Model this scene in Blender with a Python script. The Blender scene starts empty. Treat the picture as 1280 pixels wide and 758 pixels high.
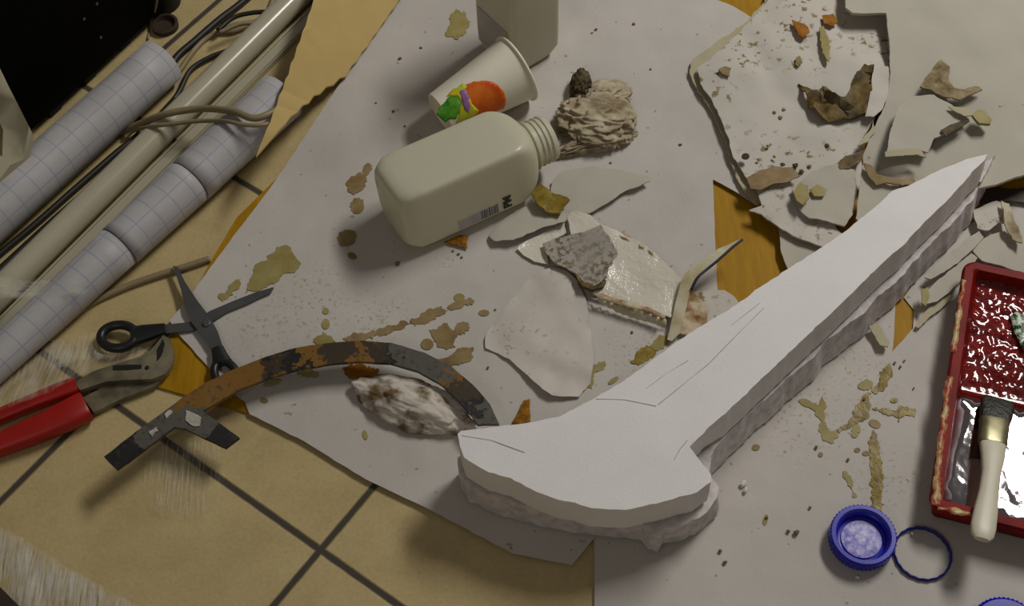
import bpy, bmesh, math, random
from mathutils import Vector, Matrix, noise
from mathutils.geometry import delaunay_2d_cdt
random.seed(7)
S = bpy.context.scene
COL = S.collection
PI = math.pi

# ------------------------------------------------------------------ camera
TILE = 0.30
F = 1700.0
TILT, ROLL, H = 0.57629, -0.04142, 4.18095 * TILE
ROT, TX, TY = -0.65992, -1.45425 * TILE, 2.39181 * TILE
_R0 = Vector((1, 0, 0)); _U0 = Vector((0, math.cos(TILT), math.sin(TILT))); FW = Vector((0, math.sin(TILT), -math.cos(TILT)))
cr, sr = math.cos(ROLL), math.sin(ROLL)
RT = _R0 * cr + _U0 * sr
UP = _U0 * cr - _R0 * sr
CAM = Vector((0, 0, H))
cam = bpy.data.cameras.new('camera'); cam_o = bpy.data.objects.new('camera', cam); COL.objects.link(cam_o)
cam.sensor_width = 36; cam.sensor_fit = 'HORIZONTAL'; cam.lens = F / 1280 * 36; cam.clip_start = .02
M = Matrix((RT, UP, -FW)).transposed().to_4x4(); M.translation = CAM
cam_o.matrix_world = M
S.camera = cam_o

def ray(px, py):
    return (RT * (px - 640) + UP * (379 - py) + FW * F).normalized()
def at(px, py, z=0.0):
    d = ray(px, py)
    return CAM + d * ((z - H) / d.z)

# ------------------------------------------------------------------ light
W = bpy.data.worlds.new('world'); S.world = W; W.use_nodes = True
bg = W.node_tree.nodes['Background']; bg.inputs[0].default_value = (1.0, .92, .86, 1); bg.inputs[1].default_value = .085
def area(name, loc, target, sx, sy, power, col):
    l = bpy.data.lights.new(name, 'AREA'); l.shape = 'RECTANGLE'; l.size = sx; l.size_y = sy; l.energy = power; l.color = col
    o = bpy.data.objects.new(name, l); COL.objects.link(o); o.location = loc
    o.rotation_euler = (Vector(target) - Vector(loc)).to_track_quat('-Z', 'Y').to_euler(); return o
_p = at(1262, 590, .015); _d = ray(1262, 590); _d = Vector((_d.x, _d.y, -_d.z)); LP = _p + _d * ((2.5 - _p.z) / _d.z)
area('ceiling_and_fill_light', (LP.x + .17, LP.y + .50, 2.5), (LP.x + .17, LP.y + .50, 0), .46, 1.3, 71, (1, .985, .94))
area('ceiling_and_fill_light', (-1.0, -1.3, 2.5), (-1.0, -1.3, 0), .5, 1.2, 8, (1, .95, .85))  # added fill behind the viewer, brightens the near side of the hammer head
S.view_settings.view_transform = 'Standard'; S.view_settings.look = 'None'
S.view_settings.exposure = 0.0; S.view_settings.gamma = 1; S.view_settings.use_curve_mapping = False

# ------------------------------------------------------------------ materials
def srgb(r, g, b):
    f = lambda c: (c / 255 / 12.92) if c / 255 < .04045 else ((c / 255 + .055) / 1.055) ** 2.4
    return (f(r), f(g), f(b), 1)
class NT:
    def __init__(s, name):
        s.m = bpy.data.materials.new(name); s.m.use_nodes = True; s.t = s.m.node_tree; s.n = s.t.nodes; s.l = s.t.links
        s.b = s.n['Principled BSDF']; s.o = s.n['Material Output']
    def new(s, typ, **kw):
        x = s.n.new(typ)
        for k, v in kw.items(): setattr(x, k, v)
        return x
    def link(s, a, b): s.l.new(a, b)
    def coord(s, which='Object'): return s.new('ShaderNodeTexCoord').outputs[which]
    def noise(s, scale, detail=4, rough=.6, vec=None):
        x = s.new('ShaderNodeTexNoise'); x.inputs['Scale'].default_value = scale; x.inputs['Detail'].default_value = detail; x.inputs['Roughness'].default_value = rough
        s.link(vec if vec is not None else s.pos(), x.inputs['Vector']); return x.outputs['Fac']
    def pos(s):
        if not hasattr(s, '_p'): s._p = s.coord('Object')
        return s._p
    def ramp(s, fac, stops, const=False):
        x = s.new('ShaderNodeValToRGB'); e = x.color_ramp.elements
        if const: x.color_ramp.interpolation = 'CONSTANT'
        while len(e) < len(stops): e.new(.5)
        for i, (p, c) in enumerate(stops): e[i].position = p; e[i].color = c if len(c) == 4 else (*c, 1)
        s.link(fac, x.inputs[0]); return x.outputs[0]
    def mix(s, fac, a, b):
        x = s.new('ShaderNodeMix', data_type='RGBA')
        for sock, v in ((x.inputs[0], fac), (x.inputs[6], a), (x.inputs[7], b)):
            if isinstance(v, (int, float, tuple)): sock.default_value = v
            else: s.link(v, sock)
        return x.outputs[2]
    def math(s, op, a, b=None, clamp=False):
        x = s.new('ShaderNodeMath', operation=op); x.use_clamp = clamp
        for i, v in enumerate((a, b)):
            if v is None: continue
            if isinstance(v, (int, float)): x.inputs[i].default_value = v
            else: s.link(v, x.inputs[i])
        return x.outputs[0]
    def bump(s, h, strength, dist=.001):
        x = s.new('ShaderNodeBump'); x.inputs['Strength'].default_value = strength; x.inputs['Distance'].default_value = dist
        s.link(h, x.inputs['Height']); s.link(x.outputs[0], s.b.inputs['Normal'])
def W01(v): return (v, v, v, 1)
def simple(name, col, rough=.6, var=.15, vscale=30, bscale=0, bstr=.3, bdist=.001, metal=0, spec=.5, coat=0):
    k = NT(name); c = srgb(*col)
    lo = tuple(x * (1 - var) for x in c[:3]) + (1,); hi = tuple(min(1, x * (1 + var)) for x in c[:3]) + (1,)
    k.link(k.ramp(k.noise(vscale), [(.3, lo), (.7, hi)]), k.b.inputs['Base Color'])
    k.b.inputs['Roughness'].default_value = rough; k.b.inputs['Metallic'].default_value = metal
    k.b.inputs['Specular IOR Level'].default_value = spec; k.b.inputs['Coat Weight'].default_value = coat
    if bscale: k.bump(k.noise(bscale, 5), bstr, bdist)
    return k.m
def speckled(name, base, spots, scale=60, lo=.62, hi=.66, big=6, biglo=.5, bighi=.62, rough=.75, var=.06, bscale=180, bstr=.25):
    """base colour with dirt specks that gather in patches"""
    k = NT(name); c = srgb(*base)
    lo_c = tuple(x * (1 - var) for x in c[:3]) + (1,); hi_c = tuple(min(1, x * (1 + var)) for x in c[:3]) + (1,)
    basec = k.ramp(k.noise(9), [(.3, lo_c), (.7, hi_c)])
    sp = k.ramp(k.noise(scale, 3), [(lo, W01(0)), (hi, W01(1))]); bgm = k.ramp(k.noise(big, 2), [(biglo, W01(0)), (bighi, W01(1))])
    m = k.math('MULTIPLY', sp, bgm)
    k.link(k.mix(m, basec, srgb(*spots)), k.b.inputs['Base Color'])
    k.b.inputs['Roughness'].default_value = rough; k.b.inputs['Specular IOR Level'].default_value = .25
    k.bump(k.noise(bscale, 5), bstr, .0008)
    return k.m
def two_tone(name, a, b, scale, lo, hi, rough=.6, bscale=120, bstr=.3, bdist=.001, c=None, spec=.4):
    k = NT(name)
    col = k.ramp(k.noise(scale, 5), [(lo, srgb(*a)), (hi, srgb(*b))] if c is None else [(lo, srgb(*a)), ((lo + hi) / 2, srgb(*c)), (hi, srgb(*b))])
    k.link(col, k.b.inputs['Base Color']); k.b.inputs['Roughness'].default_value = rough; k.b.inputs['Specular IOR Level'].default_value = spec
    k.bump(k.noise(bscale, 5), bstr, bdist); return k.m

def tile_mat():
    k = NT('beige_floor_tile')
    mp = k.new('ShaderNodeMapping', vector_type='TEXTURE'); mp.inputs['Location'].default_value = (TX, TY, 0); mp.inputs['Rotation'].default_value = (0, 0, ROT); mp.inputs['Scale'].default_value = (TILE, TILE, TILE)
    k.link(k.coord('Object'), mp.inputs['Vector'])
    sp = k.new('ShaderNodeSeparateXYZ'); k.link(mp.outputs[0], sp.inputs[0])
    def edge(o):
        f = k.math('FRACT', k.math('ADD', o, .5)); return k.math('ABSOLUTE', k.math('SUBTRACT', f, .5))
    d = k.math('MINIMUM', edge(sp.outputs[0]), edge(sp.outputs[1]))
    d = k.math('ADD', d, k.math('MULTIPLY', k.math('SUBTRACT', k.noise(60), .5), .004))
    g = k.ramp(d, [(.0105, W01(1)), (.0135, W01(0))])
    base = k.ramp(k.noise(14, 8, .7), [(.3, srgb(181, 160, 112)), (.7, srgb(201, 180, 131))])
    fine = k.ramp(k.noise(260, 3), [(.25, W01(.82)), (.6, W01(1.0))])
    mm = k.new('ShaderNodeMix', data_type='RGBA', blend_type='MULTIPLY'); mm.inputs[0].default_value = .8
    k.link(base, mm.inputs[6]); k.link(fine, mm.inputs[7])
    k.link(k.mix(g, mm.outputs[2], srgb(70, 63, 52)), k.b.inputs['Base Color'])
    k.link(k.ramp(g, [(0, W01(.42)), (1, W01(.8))]), k.b.inputs['Roughness'])
    k.b.inputs['Specular IOR Level'].default_value = .35
    k.bump(k.math('ADD', k.math('MULTIPLY', g, -1), k.math('MULTIPLY', k.noise(120), .12)), .5, .002)
    return k.m
def wood_mat():
    k = NT('yellow_wood_laminate')
    mp = k.new('ShaderNodeMapping'); mp.inputs['Scale'].default_value = (40, 4, 1); mp.inputs['Rotation'].default_value = (0, 0, .25); k.link(k.pos(), mp.inputs[0])
    k.link(k.ramp(k.noise(3.5, 6, .6, mp.outputs[0]), [(.3, srgb(150, 108, 4)), (.7, srgb(172, 128, 16))]), k.b.inputs['Base Color'])
    k.b.inputs['Roughness'].default_value = .6; k.b.inputs['Specular IOR Level'].default_value = .2; return k.m
def paper_mat():
    k = NT('white_lining_paper')
    base = k.ramp(k.noise(7, 5), [(.3, srgb(184, 177, 169)), (.7, srgb(197, 190, 182))])
    # dried glue spatter gathered in a few places of the sheet
    masks = None
    for (px, py, r) in ((385, 385, .075), (330, 420, .05), (470, 400, .05), (1000, 520, .07), (1075, 470, .05), (800, 445, .05), (560, 330, .02), (1110, 600, .05), (690, 300, .05)):
        p = at(px, py); vm = k.new('ShaderNodeVectorMath', operation='DISTANCE'); k.link(k.pos(), vm.inputs[0]); vm.inputs[1].default_value = (p.x, p.y, .004)
        m = k.ramp(vm.outputs['Value'], [(r * .3, W01(1)), (r, W01(0))])
        masks = m if masks is None else k.math('MAXIMUM', masks, m)
    sp = k.ramp(k.noise(210, 3), [(.585, W01(0)), (.63, W01(1))])
    base = k.mix(k.math('MULTIPLY', k.math('MULTIPLY', sp, masks), .6), base, srgb(150, 134, 88))
    sp2 = k.ramp(k.noise(120, 1), [(.74, W01(0)), (.77, W01(1))])
    base = k.mix(k.math('MULTIPLY', sp2, .6), base, srgb(120, 112, 100))
    k.link(base, k.b.inputs['Base Color']); k.b.inputs['Roughness'].default_value = .7; k.b.inputs['Specular IOR Level'].default_value = .25
    k.bump(k.math('ADD', k.noise(220, 4), k.math('MULTIPLY', k.noise(25, 4), 2)), .22, .0012); return k.m
def grid_mat():
    k = NT('grid_plotting_paper'); uv = k.coord('UV'); sp = k.new('ShaderNodeSeparateXYZ'); k.link(uv, sp.inputs[0])
    def e(o): return k.math('ABSOLUTE', k.math('SUBTRACT', k.math('FRACT', k.math('DIVIDE', o, .0245)), .5))
    d = k.math('MAXIMUM', e(sp.outputs[0]), e(sp.outputs[1]))
    g = k.ramp(d, [(.455, W01(0)), (.485, W01(1))])
    k.link(k.mix(k.math('MULTIPLY', g, .5), k.ramp(k.noise(20), [(.3, srgb(170, 166, 165)), (.7, srgb(186, 182, 181))]), srgb(122, 130, 168)), k.b.inputs['Base Color'])
    k.b.inputs['Roughness'].default_value = .55; return k.m
def film_mat(name, lo, hi, amount, sx=260, sy=18, rot=0):
    k = NT(name)
    mp = k.new('ShaderNodeMapping'); mp.inputs['Scale'].default_value = (sx, sy, 20); mp.inputs['Rotation'].default_value = (0, 0, rot); k.link(k.pos(), mp.inputs[0])
    f = k.ramp(k.noise(1, 5, .65, mp.outputs[0]), [(lo, W01(.06)), (hi, W01(amount))])
    f = k.math('MULTIPLY', f, k.ramp(k.noise(22, 3), [(.35, W01(.25)), (.6, W01(1))]))
    f = k.math('MULTIPLY', f, k.new('ShaderNodeAttribute', attribute_name='fade', attribute_type='GEOMETRY').outputs['Fac'])
    k.b.inputs['Base Color'].default_value = srgb(225, 220, 205); k.b.inputs['Roughness'].default_value = .25
    tr = k.new('ShaderNodeBsdfTransparent'); mx = k.new('ShaderNodeMixShader'); k.link(f, mx.inputs[0]); k.link(tr.outputs[0], mx.inputs[1]); k.link(k.b.outputs[0], mx.inputs[2]); k.link(mx.outputs[0], k.o.inputs[0])
    k.bump(k.noise(1, 5, .65, mp.outputs[0]), .5, .002)
    return k.m
def plastic_translucent(name, col, fac=.35, rough=.35, alpha=0):
    k = NT(name); c = srgb(*col)
    k.link(k.ramp(k.noise(12), [(.3, tuple(x * .95 for x in c[:3]) + (1,)), (.7, c)]), k.b.inputs['Base Color']); k.b.inputs['Roughness'].default_value = rough
    tl = k.new('ShaderNodeBsdfTranslucent'); tl.inputs[0].default_value = c; mx = k.new('ShaderNodeMixShader'); mx.inputs[0].default_value = fac
    k.link(k.b.outputs[0], mx.inputs[1]); k.link(tl.outputs[0], mx.inputs[2]); out = mx.outputs[0]
    if alpha:
        tr = k.new('ShaderNodeBsdfTransparent'); m2 = k.new('ShaderNodeMixShader'); m2.inputs[0].default_value = alpha; k.link(out, m2.inputs[1]); k.link(tr.outputs[0], m2.inputs[2]); out = m2.outputs[0]
    k.link(out, k.o.inputs[0]); return k.m
def strip_mat():
    k = NT('mottled_painted_strip')
    a = k.new('ShaderNodeAttribute', attribute_name='zone', attribute_type='GEOMETRY').outputs['Fac']
    n = k.math('MULTIPLY', k.math('SUBTRACT', k.noise(60, 5, .65), .5), .34)
    v = k.math('DIVIDE', k.math('ADD', a, n), 2.0)
    BK, OR, BR, GR = srgb(20, 17, 14), srgb(120, 82, 18), srgb(56, 42, 20), srgb(84, 80, 71)
    st = [(0, GR), (.03, BK), (.05, BR), (.10, OR), (.12, GR), (.235, BK), (.25, BR), (.285, OR), (.31, BR), (.36, OR), (.39, BK), (.42, BR), (.435, OR), (.545, GR), (.64, BK), (.84, OR)]
    col = k.ramp(v, st, True)
    n2 = k.ramp(k.noise(160, 4), [(.55, W01(0)), (.62, W01(1))])
    k.link(k.mix(k.math('MULTIPLY', n2, .55), col, srgb(48, 42, 34)), k.b.inputs['Base Color']); k.b.inputs['Roughness'].default_value = .5
    k.bump(k.noise(140, 4), .35, .001); return k.m

MT = {}
MT['tile'] = tile_mat(); MT['wood'] = wood_mat(); MT['paper'] = paper_mat(); MT['grid'] = grid_mat(); MT['strip'] = strip_mat()
MT['foam'] = simple('white_polystyrene_foam', (233, 229, 226), .85, .03, 20, 420, .35, .0012, spec=.2)
MT['foam_rough'] = two_tone('cut_polystyrene_foam', (190, 182, 178), (222, 215, 212), 90, .35, .65, .9, 260, .3, .001, spec=.15)
MT['seam'] = two_tone('brown_glue_gap_shade', (44, 32, 22), (92, 66, 44), 60, .35, .65, .6)
MT['fleck'] = two_tone('white_paint_fleck', (150, 143, 130), (188, 182, 168), 120, .35, .65, .7)
MT['pencil'] = simple('grey_pencil', (206, 200, 196), .8)
MT['cardboard'] = simple('tan_cardboard', (190, 164, 106), .8, .06, 16, 300, .15, spec=.2)
MT['hdpe'] = plastic_translucent('milky_plastic', (230, 226, 202), .35, .3)
MT['hdpe_grey'] = plastic_translucent('milky_grey_plastic', (220, 215, 194), .3, .35)
MT['tube'] = simple('pale_glossy_plastic', (182, 174, 150), .22, .05, 12, spec=.6)
MT['tube_clear'] = plastic_translucent('clear_greenish_plastic', (196, 190, 164), .2, .2, .08)
MT['cable_beige'] = simple('beige_cable', (140, 124, 92), .5)
MT['cable_black'] = simple('black_cable', (34, 31, 26), .5)
MT['black'] = simple('black_enamel', (3, 3, 2), .7, .2, spec=.08)
MT['rubber'] = simple('black_rubber', (22, 20, 18), .7)
MT['cream'] = simple('cream_laminate', (176, 168, 140), .5, .05)
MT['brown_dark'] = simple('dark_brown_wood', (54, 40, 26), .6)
MT['scissor_handle'] = simple('black_handle_plastic', (26, 27, 28), .4)
MT['scissor_steel'] = simple('dull_dark_steel', (92, 91, 90), .42, .12, 40, metal=.45)
MT['plier_red'] = simple('red_grip', (158, 18, 8), .45, .1, 50)
MT['plier_steel'] = two_tone('worn_steel', (84, 78, 60), (128, 119, 95), 35, .35, .65, .42, 120, .15, spec=.5)
MT['slot'] = simple('slot_black', (14, 13, 11), .6)
MT['cup'] = simple('cup_card', (236, 229, 210), .5, .02, spec=.3)
MT['orange'] = two_tone('print_orange', (206, 70, 18), (226, 120, 30), 55, .35, .7, .5, spec=.3)
MT['green'] = two_tone('print_green', (40, 120, 24), (92, 160, 40), 70, .4, .6, .5, spec=.3)
MT['yellow'] = two_tone('print_yellow', (214, 190, 30), (190, 200, 50), 60, .4, .6, .5, spec=.3)
MT['purple'] = simple('print_purple', (150, 100, 160), .5)
MT['ink'] = simple('black_ink', (30, 29, 34), .5)
MT['label'] = simple('grey_label', (176, 172, 168), .5)
MT['blue'] = simple('blue_cap_plastic', (22, 20, 170), .3, .08, 60)
MT['blue_dark'] = simple('blue_ring_plastic', (18, 24, 120), .35, .08, 60)
MT['liner'] = two_tone('lilac_liner', (120, 116, 196), (206, 200, 232), 160, .38, .62, .45)
MT['tissue'] = two_tone('soiled_tissue', (124, 104, 74), (192, 180, 154), 34, .3, .62, .9, 200, .25, .001, spec=.1)
MT['tissue_dark'] = two_tone('glue_soaked_tissue', (52, 42, 22), (98, 84, 54), 60, .35, .65, .75, 150, .5, .002)
MT['plaster'] = speckled('white_plaster_skin', (194, 187, 176), (132, 114, 78), 95, .57, .62, 11, .44, .58)
MT['backing'] = speckled('beige_backing', (176, 167, 138), (130, 112, 70), 85, .66, .7, 8, .5, .62)
MT['beige'] = speckled('beige_paper_skin', (181, 175, 161), (150, 138, 104), 70, .68, .72, 8, .5, .62, .8, .04)
MT['grey_scrap'] = speckled('grey_gritty_paper', (168, 160, 150), (112, 100, 74), 170, .46, .58, 18, .32, .5, .7)
MT['thin_scrap'] = speckled('thin_damp_paper', (196, 188, 178), (150, 136, 92), 150, .58, .66, 14, .45, .6, .5)
MT['enamel'] = simple('glossy_white_shell', (218, 210, 194), .14, .04, 18, 110, .5, .003, spec=.6, coat=.6)
MT['enamel_edge'] = two_tone('rust_stained_shell', (132, 88, 36), (206, 190, 160), 60, .35, .6, .2, 60, .2)
MT['curl'] = two_tone('yellowish_curl', (178, 166, 124), (210, 202, 176), 40, .35, .65, .25, 60, .2)
MT['blue_edge'] = simple('dark_blue_edge', (34, 30, 54), .5)
MT['glue'] = two_tone('dried_olive_glue', (140, 126, 70), (158, 145, 92), 40, .35, .65, .5, 120, .2, spec=.2)
MT['glue_brown'] = two_tone('dried_brown_glue', (126, 102, 62), (150, 130, 90), 50, .35, .65, .5, 120, .2, spec=.2)
MT['glue_wet'] = two_tone('wet_amber_glue', (112, 90, 24), (150, 130, 58), 70, .35, .65, .3, 110, .5, .002, spec=.18)
MT['amber'] = two_tone('amber_stain', (128, 80, 18), (164, 110, 36), 70, .35, .65, .7, spec=.15)
MT['muck'] = two_tone('brown_glue_soaked_skin', (58, 44, 20), (142, 122, 80), 45, .36, .68, .6, 90, .5, .002, c=(100, 80, 38), spec=.25)
MT['soaked'] = two_tone('brown_soaked_skin', (96, 80, 46), (166, 150, 116), 55, .35, .65, .7, 90, .4, .002, spec=.15)
MT['lump'] = two_tone('stained_foam_lump', (112, 92, 62), (204, 195, 182), 28, .42, .56, .9, 150, .35, .0015, spec=.15)
MT['tray'] = two_tone('red_tray_plastic', (104, 11, 7), (138, 18, 12), 25, .35, .65, .5, 60, .15, spec=.12)
MT['ramp'] = two_tone('wet_red_ramp', (84, 6, 5), (138, 20, 13), 45, .3, .7, .5, 42, .8, .014, spec=.1)
b_ = MT['ramp'].node_tree.nodes['Principled BSDF']; b_.inputs['Coat Weight'].default_value = 1; b_.inputs['Coat Roughness'].default_value = .1
MT['crust'] = two_tone('dried_glue_crust', (158, 60, 34), (196, 174, 120), 70, .42, .6, .4, 120, .4)
MT['painted_reflection'] = two_tone('green_reflection', (30, 74, 26), (206, 216, 200), 190, .46, .56, .1, 150, .8, .002)
MT['bristle'] = simple('dark_wet_bristle', (38, 36, 22), .35, .4, 120, 260, .7, .002)
MT['ferrule'] = simple('tarnished_ferrule', (128, 122, 92), .3, .25, 60, metal=.6)
MT['brush_wood'] = simple('off_white_painted_wood', (206, 199, 176), .4, .05, 30)
MT['chip_orange'] = two_tone('amber_chip', (104, 62, 14), (170, 118, 24), 120, .35, .65, .6, spec=.15)
MT['crumb'] = simple('brown_crumb', (104, 88, 62), .8, .3, 200)
MT['crumb_white'] = simple('white_foam_crumb', (214, 208, 204), .9)
MT['film'] = film_mat('crinkled_clear_film', .36, .66, .8, 300, 26, .15)
MT['film_band'] = film_mat('clear_packing_tape', .35, .7, .55, 60, 160, .3)
MT['film_scratch'] = film_mat('stretched_clear_film', .5, .74, .7, 420, 22, .12)
def liquid_mat():
    k = NT('grey_pearly_paint'); k.b.inputs['Base Color'].default_value = srgb(200, 192, 194); k.b.inputs['Roughness'].default_value = .04; k.b.inputs['Specular IOR Level'].default_value = .9
    k.b.inputs['Metallic'].default_value = 1
    k.bump(k.noise(38, 2, .5), .16, .004); return k.m
MT['liquid'] = liquid_mat()

# ------------------------------------------------------------------ builders
def obj(name, bm, mats, parent=None, smooth=False, sharp=None):
    me = bpy.data.meshes.new(name); bmesh.ops.recalc_face_normals(bm, faces=bm.faces[:]); bm.to_mesh(me); bm.free()
    for m in (mats if isinstance(mats, (list, tuple)) else [mats]): me.materials.append(MT[m] if isinstance(m, str) else m)
    if smooth:
        me.shade_smooth()
        if sharp: me.set_sharp_from_angle(angle=sharp)
    o = bpy.data.objects.new(name, me); COL.objects.link(o)
    if parent: setpar(o, parent)
    return o
def setpar(o, parent):
    o.parent = parent; o.matrix_parent_inverse = parent.matrix_world.inverted() if parent.type != 'EMPTY' else Matrix.Translation(-parent.location)
def tag(o, label, cat, group=None, kind=None):
    o['label'] = label; o['category'] = cat
    if group: o['group'] = group
    if kind: o['kind'] = kind
    return o
def thing(name, label, cat, loc, group=None):
    o = bpy.data.objects.new(name, None); COL.objects.link(o); o.location = loc; o.empty_display_size = .02
    return tag(o, label, cat, group)
def nz(x, y, s, seed=0.0): return noise.noise(Vector((x * s + seed, y * s - seed * 1.7, seed * .37)))
def psurf(x, y):
    a = nz(x, y, 9, 3.1); b = nz(x, y, 28, 8.3)
    return .0040 + .0042 * max(0, a) + .0018 * abs(b)
def inside(p, poly):
    x, y = p; c = False; j = len(poly) - 1
    for i in range(len(poly)):
        xi, yi = poly[i]; xj, yj = poly[j]
        if (yi > y) != (yj > y) and x < (xj - xi) * (y - yi) / (yj - yi) + xi: c = not c
        j = i
    return c
def dense(pts, step, jag, seed):
    """pts: 3D outline; returns denser, ragged outline"""
    out = []
    n = len(pts)
    for i in range(n):
        a, b = pts[i], pts[(i + 1) % n]; L = (b.xy - a.xy).length; m = max(1, int(L / step))
        t = (b - a); nrm = Vector((-t.y, t.x, 0)).normalized() if L > 0 else Vector((0, 0, 0))
        for k in range(m):
            p = a.lerp(b, k / m)
            if jag and k: p = p + nrm * jag * (noise.noise(Vector((p.x * 90, p.y * 90, seed))) + .6 * noise.noise(Vector((p.x * 260, p.y * 260, seed))))
            out.append(p)
    return out
def sheet_bm(pts, thick, step=.008, grid=.012, jag=0, zfn=None, amp=0, ascale=30, seed=1.0, rings=1, siderough=0, bottom_z=None, foot=None, holes=()):
    """pts 3D outline -> closed slab. zfn(x,y): surface z added; pts z interpolated inside."""
    ol = dense(pts, step, jag, seed)
    loops = [ol] + [dense(h, step, jag, seed + 3) for h in holes]
    xy = [p.xy for lp in loops for p in lp]
    poly = [(p.x, p.y) for p in ol]; hpol = [[(p.x, p.y) for p in lp] for lp in loops[1:]]
    x0 = min(p[0] for p in poly); x1 = max(p[0] for p in poly); y0 = min(p[1] for p in poly); y1 = max(p[1] for p in poly)
    rnd = random.Random(int(seed * 1000))
    inner = []
    nx = int((x1 - x0) / grid) + 1; ny = int((y1 - y0) / grid) + 1
    cell = {}
    for p in xy: cell.setdefault((int(p.x / grid), int(p.y / grid)), []).append(p)
    for i in range(nx + 1):
        for j in range(ny + 1):
            q = (x0 + (i + (j % 2) * .5 + rnd.uniform(-.2, .2)) * grid, y0 + (j + rnd.uniform(-.2, .2)) * grid)
            if not inside(q, poly) or any(inside(q, h) for h in hpol): continue
            ci, cj = int(q[0] / grid), int(q[1] / grid); ok = True
            for a in (-1, 0, 1):
                for b in (-1, 0, 1):
                    for p in cell.get((ci + a, cj + b), ()):
                        if (p.x - q[0]) ** 2 + (p.y - q[1]) ** 2 < (grid * .45) ** 2: ok = False
            if ok: inner.append(Vector(q))
    edges = []; base = 0
    for lp in loops:
        edges += [(base + i, base + (i + 1) % len(lp)) for i in range(len(lp))]; base += len(lp)
    vs, es, fs, ov, oe, of = delaunay_2d_cdt([Vector(p) for p in xy] + inner, edges, [], 0, 1e-7)
    flat = all(abs(p.z - pts[0].z) < 1e-6 for p in pts)
    def zin(p):
        if flat: z = pts[0].z
        else:
            sw = sz = 0
            for q in ol[::2]:
                w = 1 / (((p.x - q.x) ** 2 + (p.y - q.y) ** 2) ** 1.3 + 1e-9); sw += w; sz += w * q.z
            z = sz / sw
        if zfn: z += zfn(p.x, p.y)
        if amp: z += amp * (abs(nz(p.x, p.y, ascale, seed)) * 1.6 + .5 * nz(p.x, p.y, ascale * 2.7, seed + 5))
        return z
    bm = bmesh.new(); faces = []
    for f in fs:
        c = sum((vs[i] for i in f), Vector((0, 0))) / len(f)
        if inside((c.x, c.y), poly) and not any(inside((c.x, c.y), h) for h in hpol): faces.append(f)
    used = sorted({i for f in faces for i in f}); tv = {}; bv = {}
    for i in used:
        z = zin(vs[i]); tv[i] = bm.verts.new((vs[i].x, vs[i].y, z)); bv[i] = bm.verts.new((vs[i].x, vs[i].y, (z - thick) if bottom_z is None else bottom_z))
    cnt = {}
    for f in faces:
        for a in (0, 1):
            try: bm.faces.new([(tv if a == 0 else bv)[i] for i in (f if a == 0 else reversed(f))])
            except ValueError: pass
        for k in range(len(f)):
            e = (f[k], f[(k + 1) % len(f)]); cnt[e] = 1
    for (a, b) in cnt:
        if (b, a) in cnt: continue
        if rings <= 1:
            try: bm.faces.new((tv[a], bv[a], bv[b], tv[b]))
            except ValueError: pass
        else:
            pass
    if rings > 1:
        be = [e for e in cnt if (e[1], e[0]) not in cnt]; col = {}
        nxt = {a: b for a, b in be}; prv = {b: a for a, b in be}
        for a in nxt:
            A, P, N = vs[a], vs[prv.get(a, a)], vs[nxt[a]]; d = N - P; nr = Vector((d.y, -d.x, 0)); nr = nr.normalized() if nr.length else nr
            row = [tv[a]]
            for k in range(1, rings):
                q = tv[a].co.lerp(bv[a].co, k / rings); q = q + nr * siderough * (noise.noise(q * 160) + .5 * noise.noise(q * 380))
                row.append(bm.verts.new(q))
            row.append(bv[a]); col[a] = row
        for a, b in be:
            for k in range(rings): bm.faces.new((col[a][k], col[a][k + 1], col[b][k + 1], col[b][k]))
    return bm
def P(lst, z=0.0):
    """pixel outline on the plane z -> world points (an entry may carry its own height)"""
    return [at(p[0], p[1], p[2] if len(p) > 2 else z) for p in lst]
def on_paper(lst, lift=0.0):
    return [Vector((at(p[0], p[1], .006 + (p[2] if len(p) > 2 else lift)).xy.to_tuple() + ((p[2] if len(p) > 2 else lift),))) for p in lst]
def scrap(name, lst, mat, label=None, cat=None, lift=.0012, thick=.0012, jag=.0014, amp=.0012, ascale=35, seed=1.0, parent=None, group=None, grid=.009, step=.004):
    bm = sheet_bm(on_paper(lst, lift + thick), thick, step, grid, jag, psurf, amp, ascale, seed)
    o = obj(name, bm, mat, parent, True, .7)
    if label: tag(o, label, cat, group)
    return o
def tube_bm(bm, pts, rad, n=12, cap=True, flat=1.0, mat=0):
    pts = [Vector(p) for p in pts]; R = rad if isinstance(rad, (list, tuple)) else [rad] * len(pts)
    rows = []; ref = Vector((0, 0, 1))
    for i, p in enumerate(pts):
        t = (pts[min(i + 1, len(pts) - 1)] - pts[max(i - 1, 0)]).normalized()
        u = t.cross(ref); u = u.normalized() if u.length > 1e-4 else Vector((1, 0, 0)); v = u.cross(t).normalized()
        rows.append([bm.verts.new(p + u * R[i] * math.cos(a) + v * R[i] * flat * math.sin(a)) for a in [2 * PI * k / n for k in range(n)]])
    for a, b in zip(rows, rows[1:]):
        for k in range(n): bm.faces.new((a[k], a[(k + 1) % n], b[(k + 1) % n], b[k])).material_index = mat
    if cap:
        bm.faces.new(list(reversed(rows[0]))).material_index = mat; bm.faces.new(rows[-1]).material_index = mat
    return bm
def smooth_path(pts, n=8):
    """Catmull-Rom"""
    pts = [Vector(p) for p in pts]; q = [pts[0] * 2 - pts[1]] + pts + [pts[-1] * 2 - pts[-2]]; out = []
    for i in range(1, len(q) - 2):
        for k in range(n):
            t = k / n; a, b, c, d = q[i - 1], q[i], q[i + 1], q[i + 2]
            out.append(.5 * ((2 * b) + (c - a) * t + (2 * a - 5 * b + 4 * c - d) * t * t + (3 * b - a - 3 * c + d) * t ** 3))
    out.append(pts[-1]); return out
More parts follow.
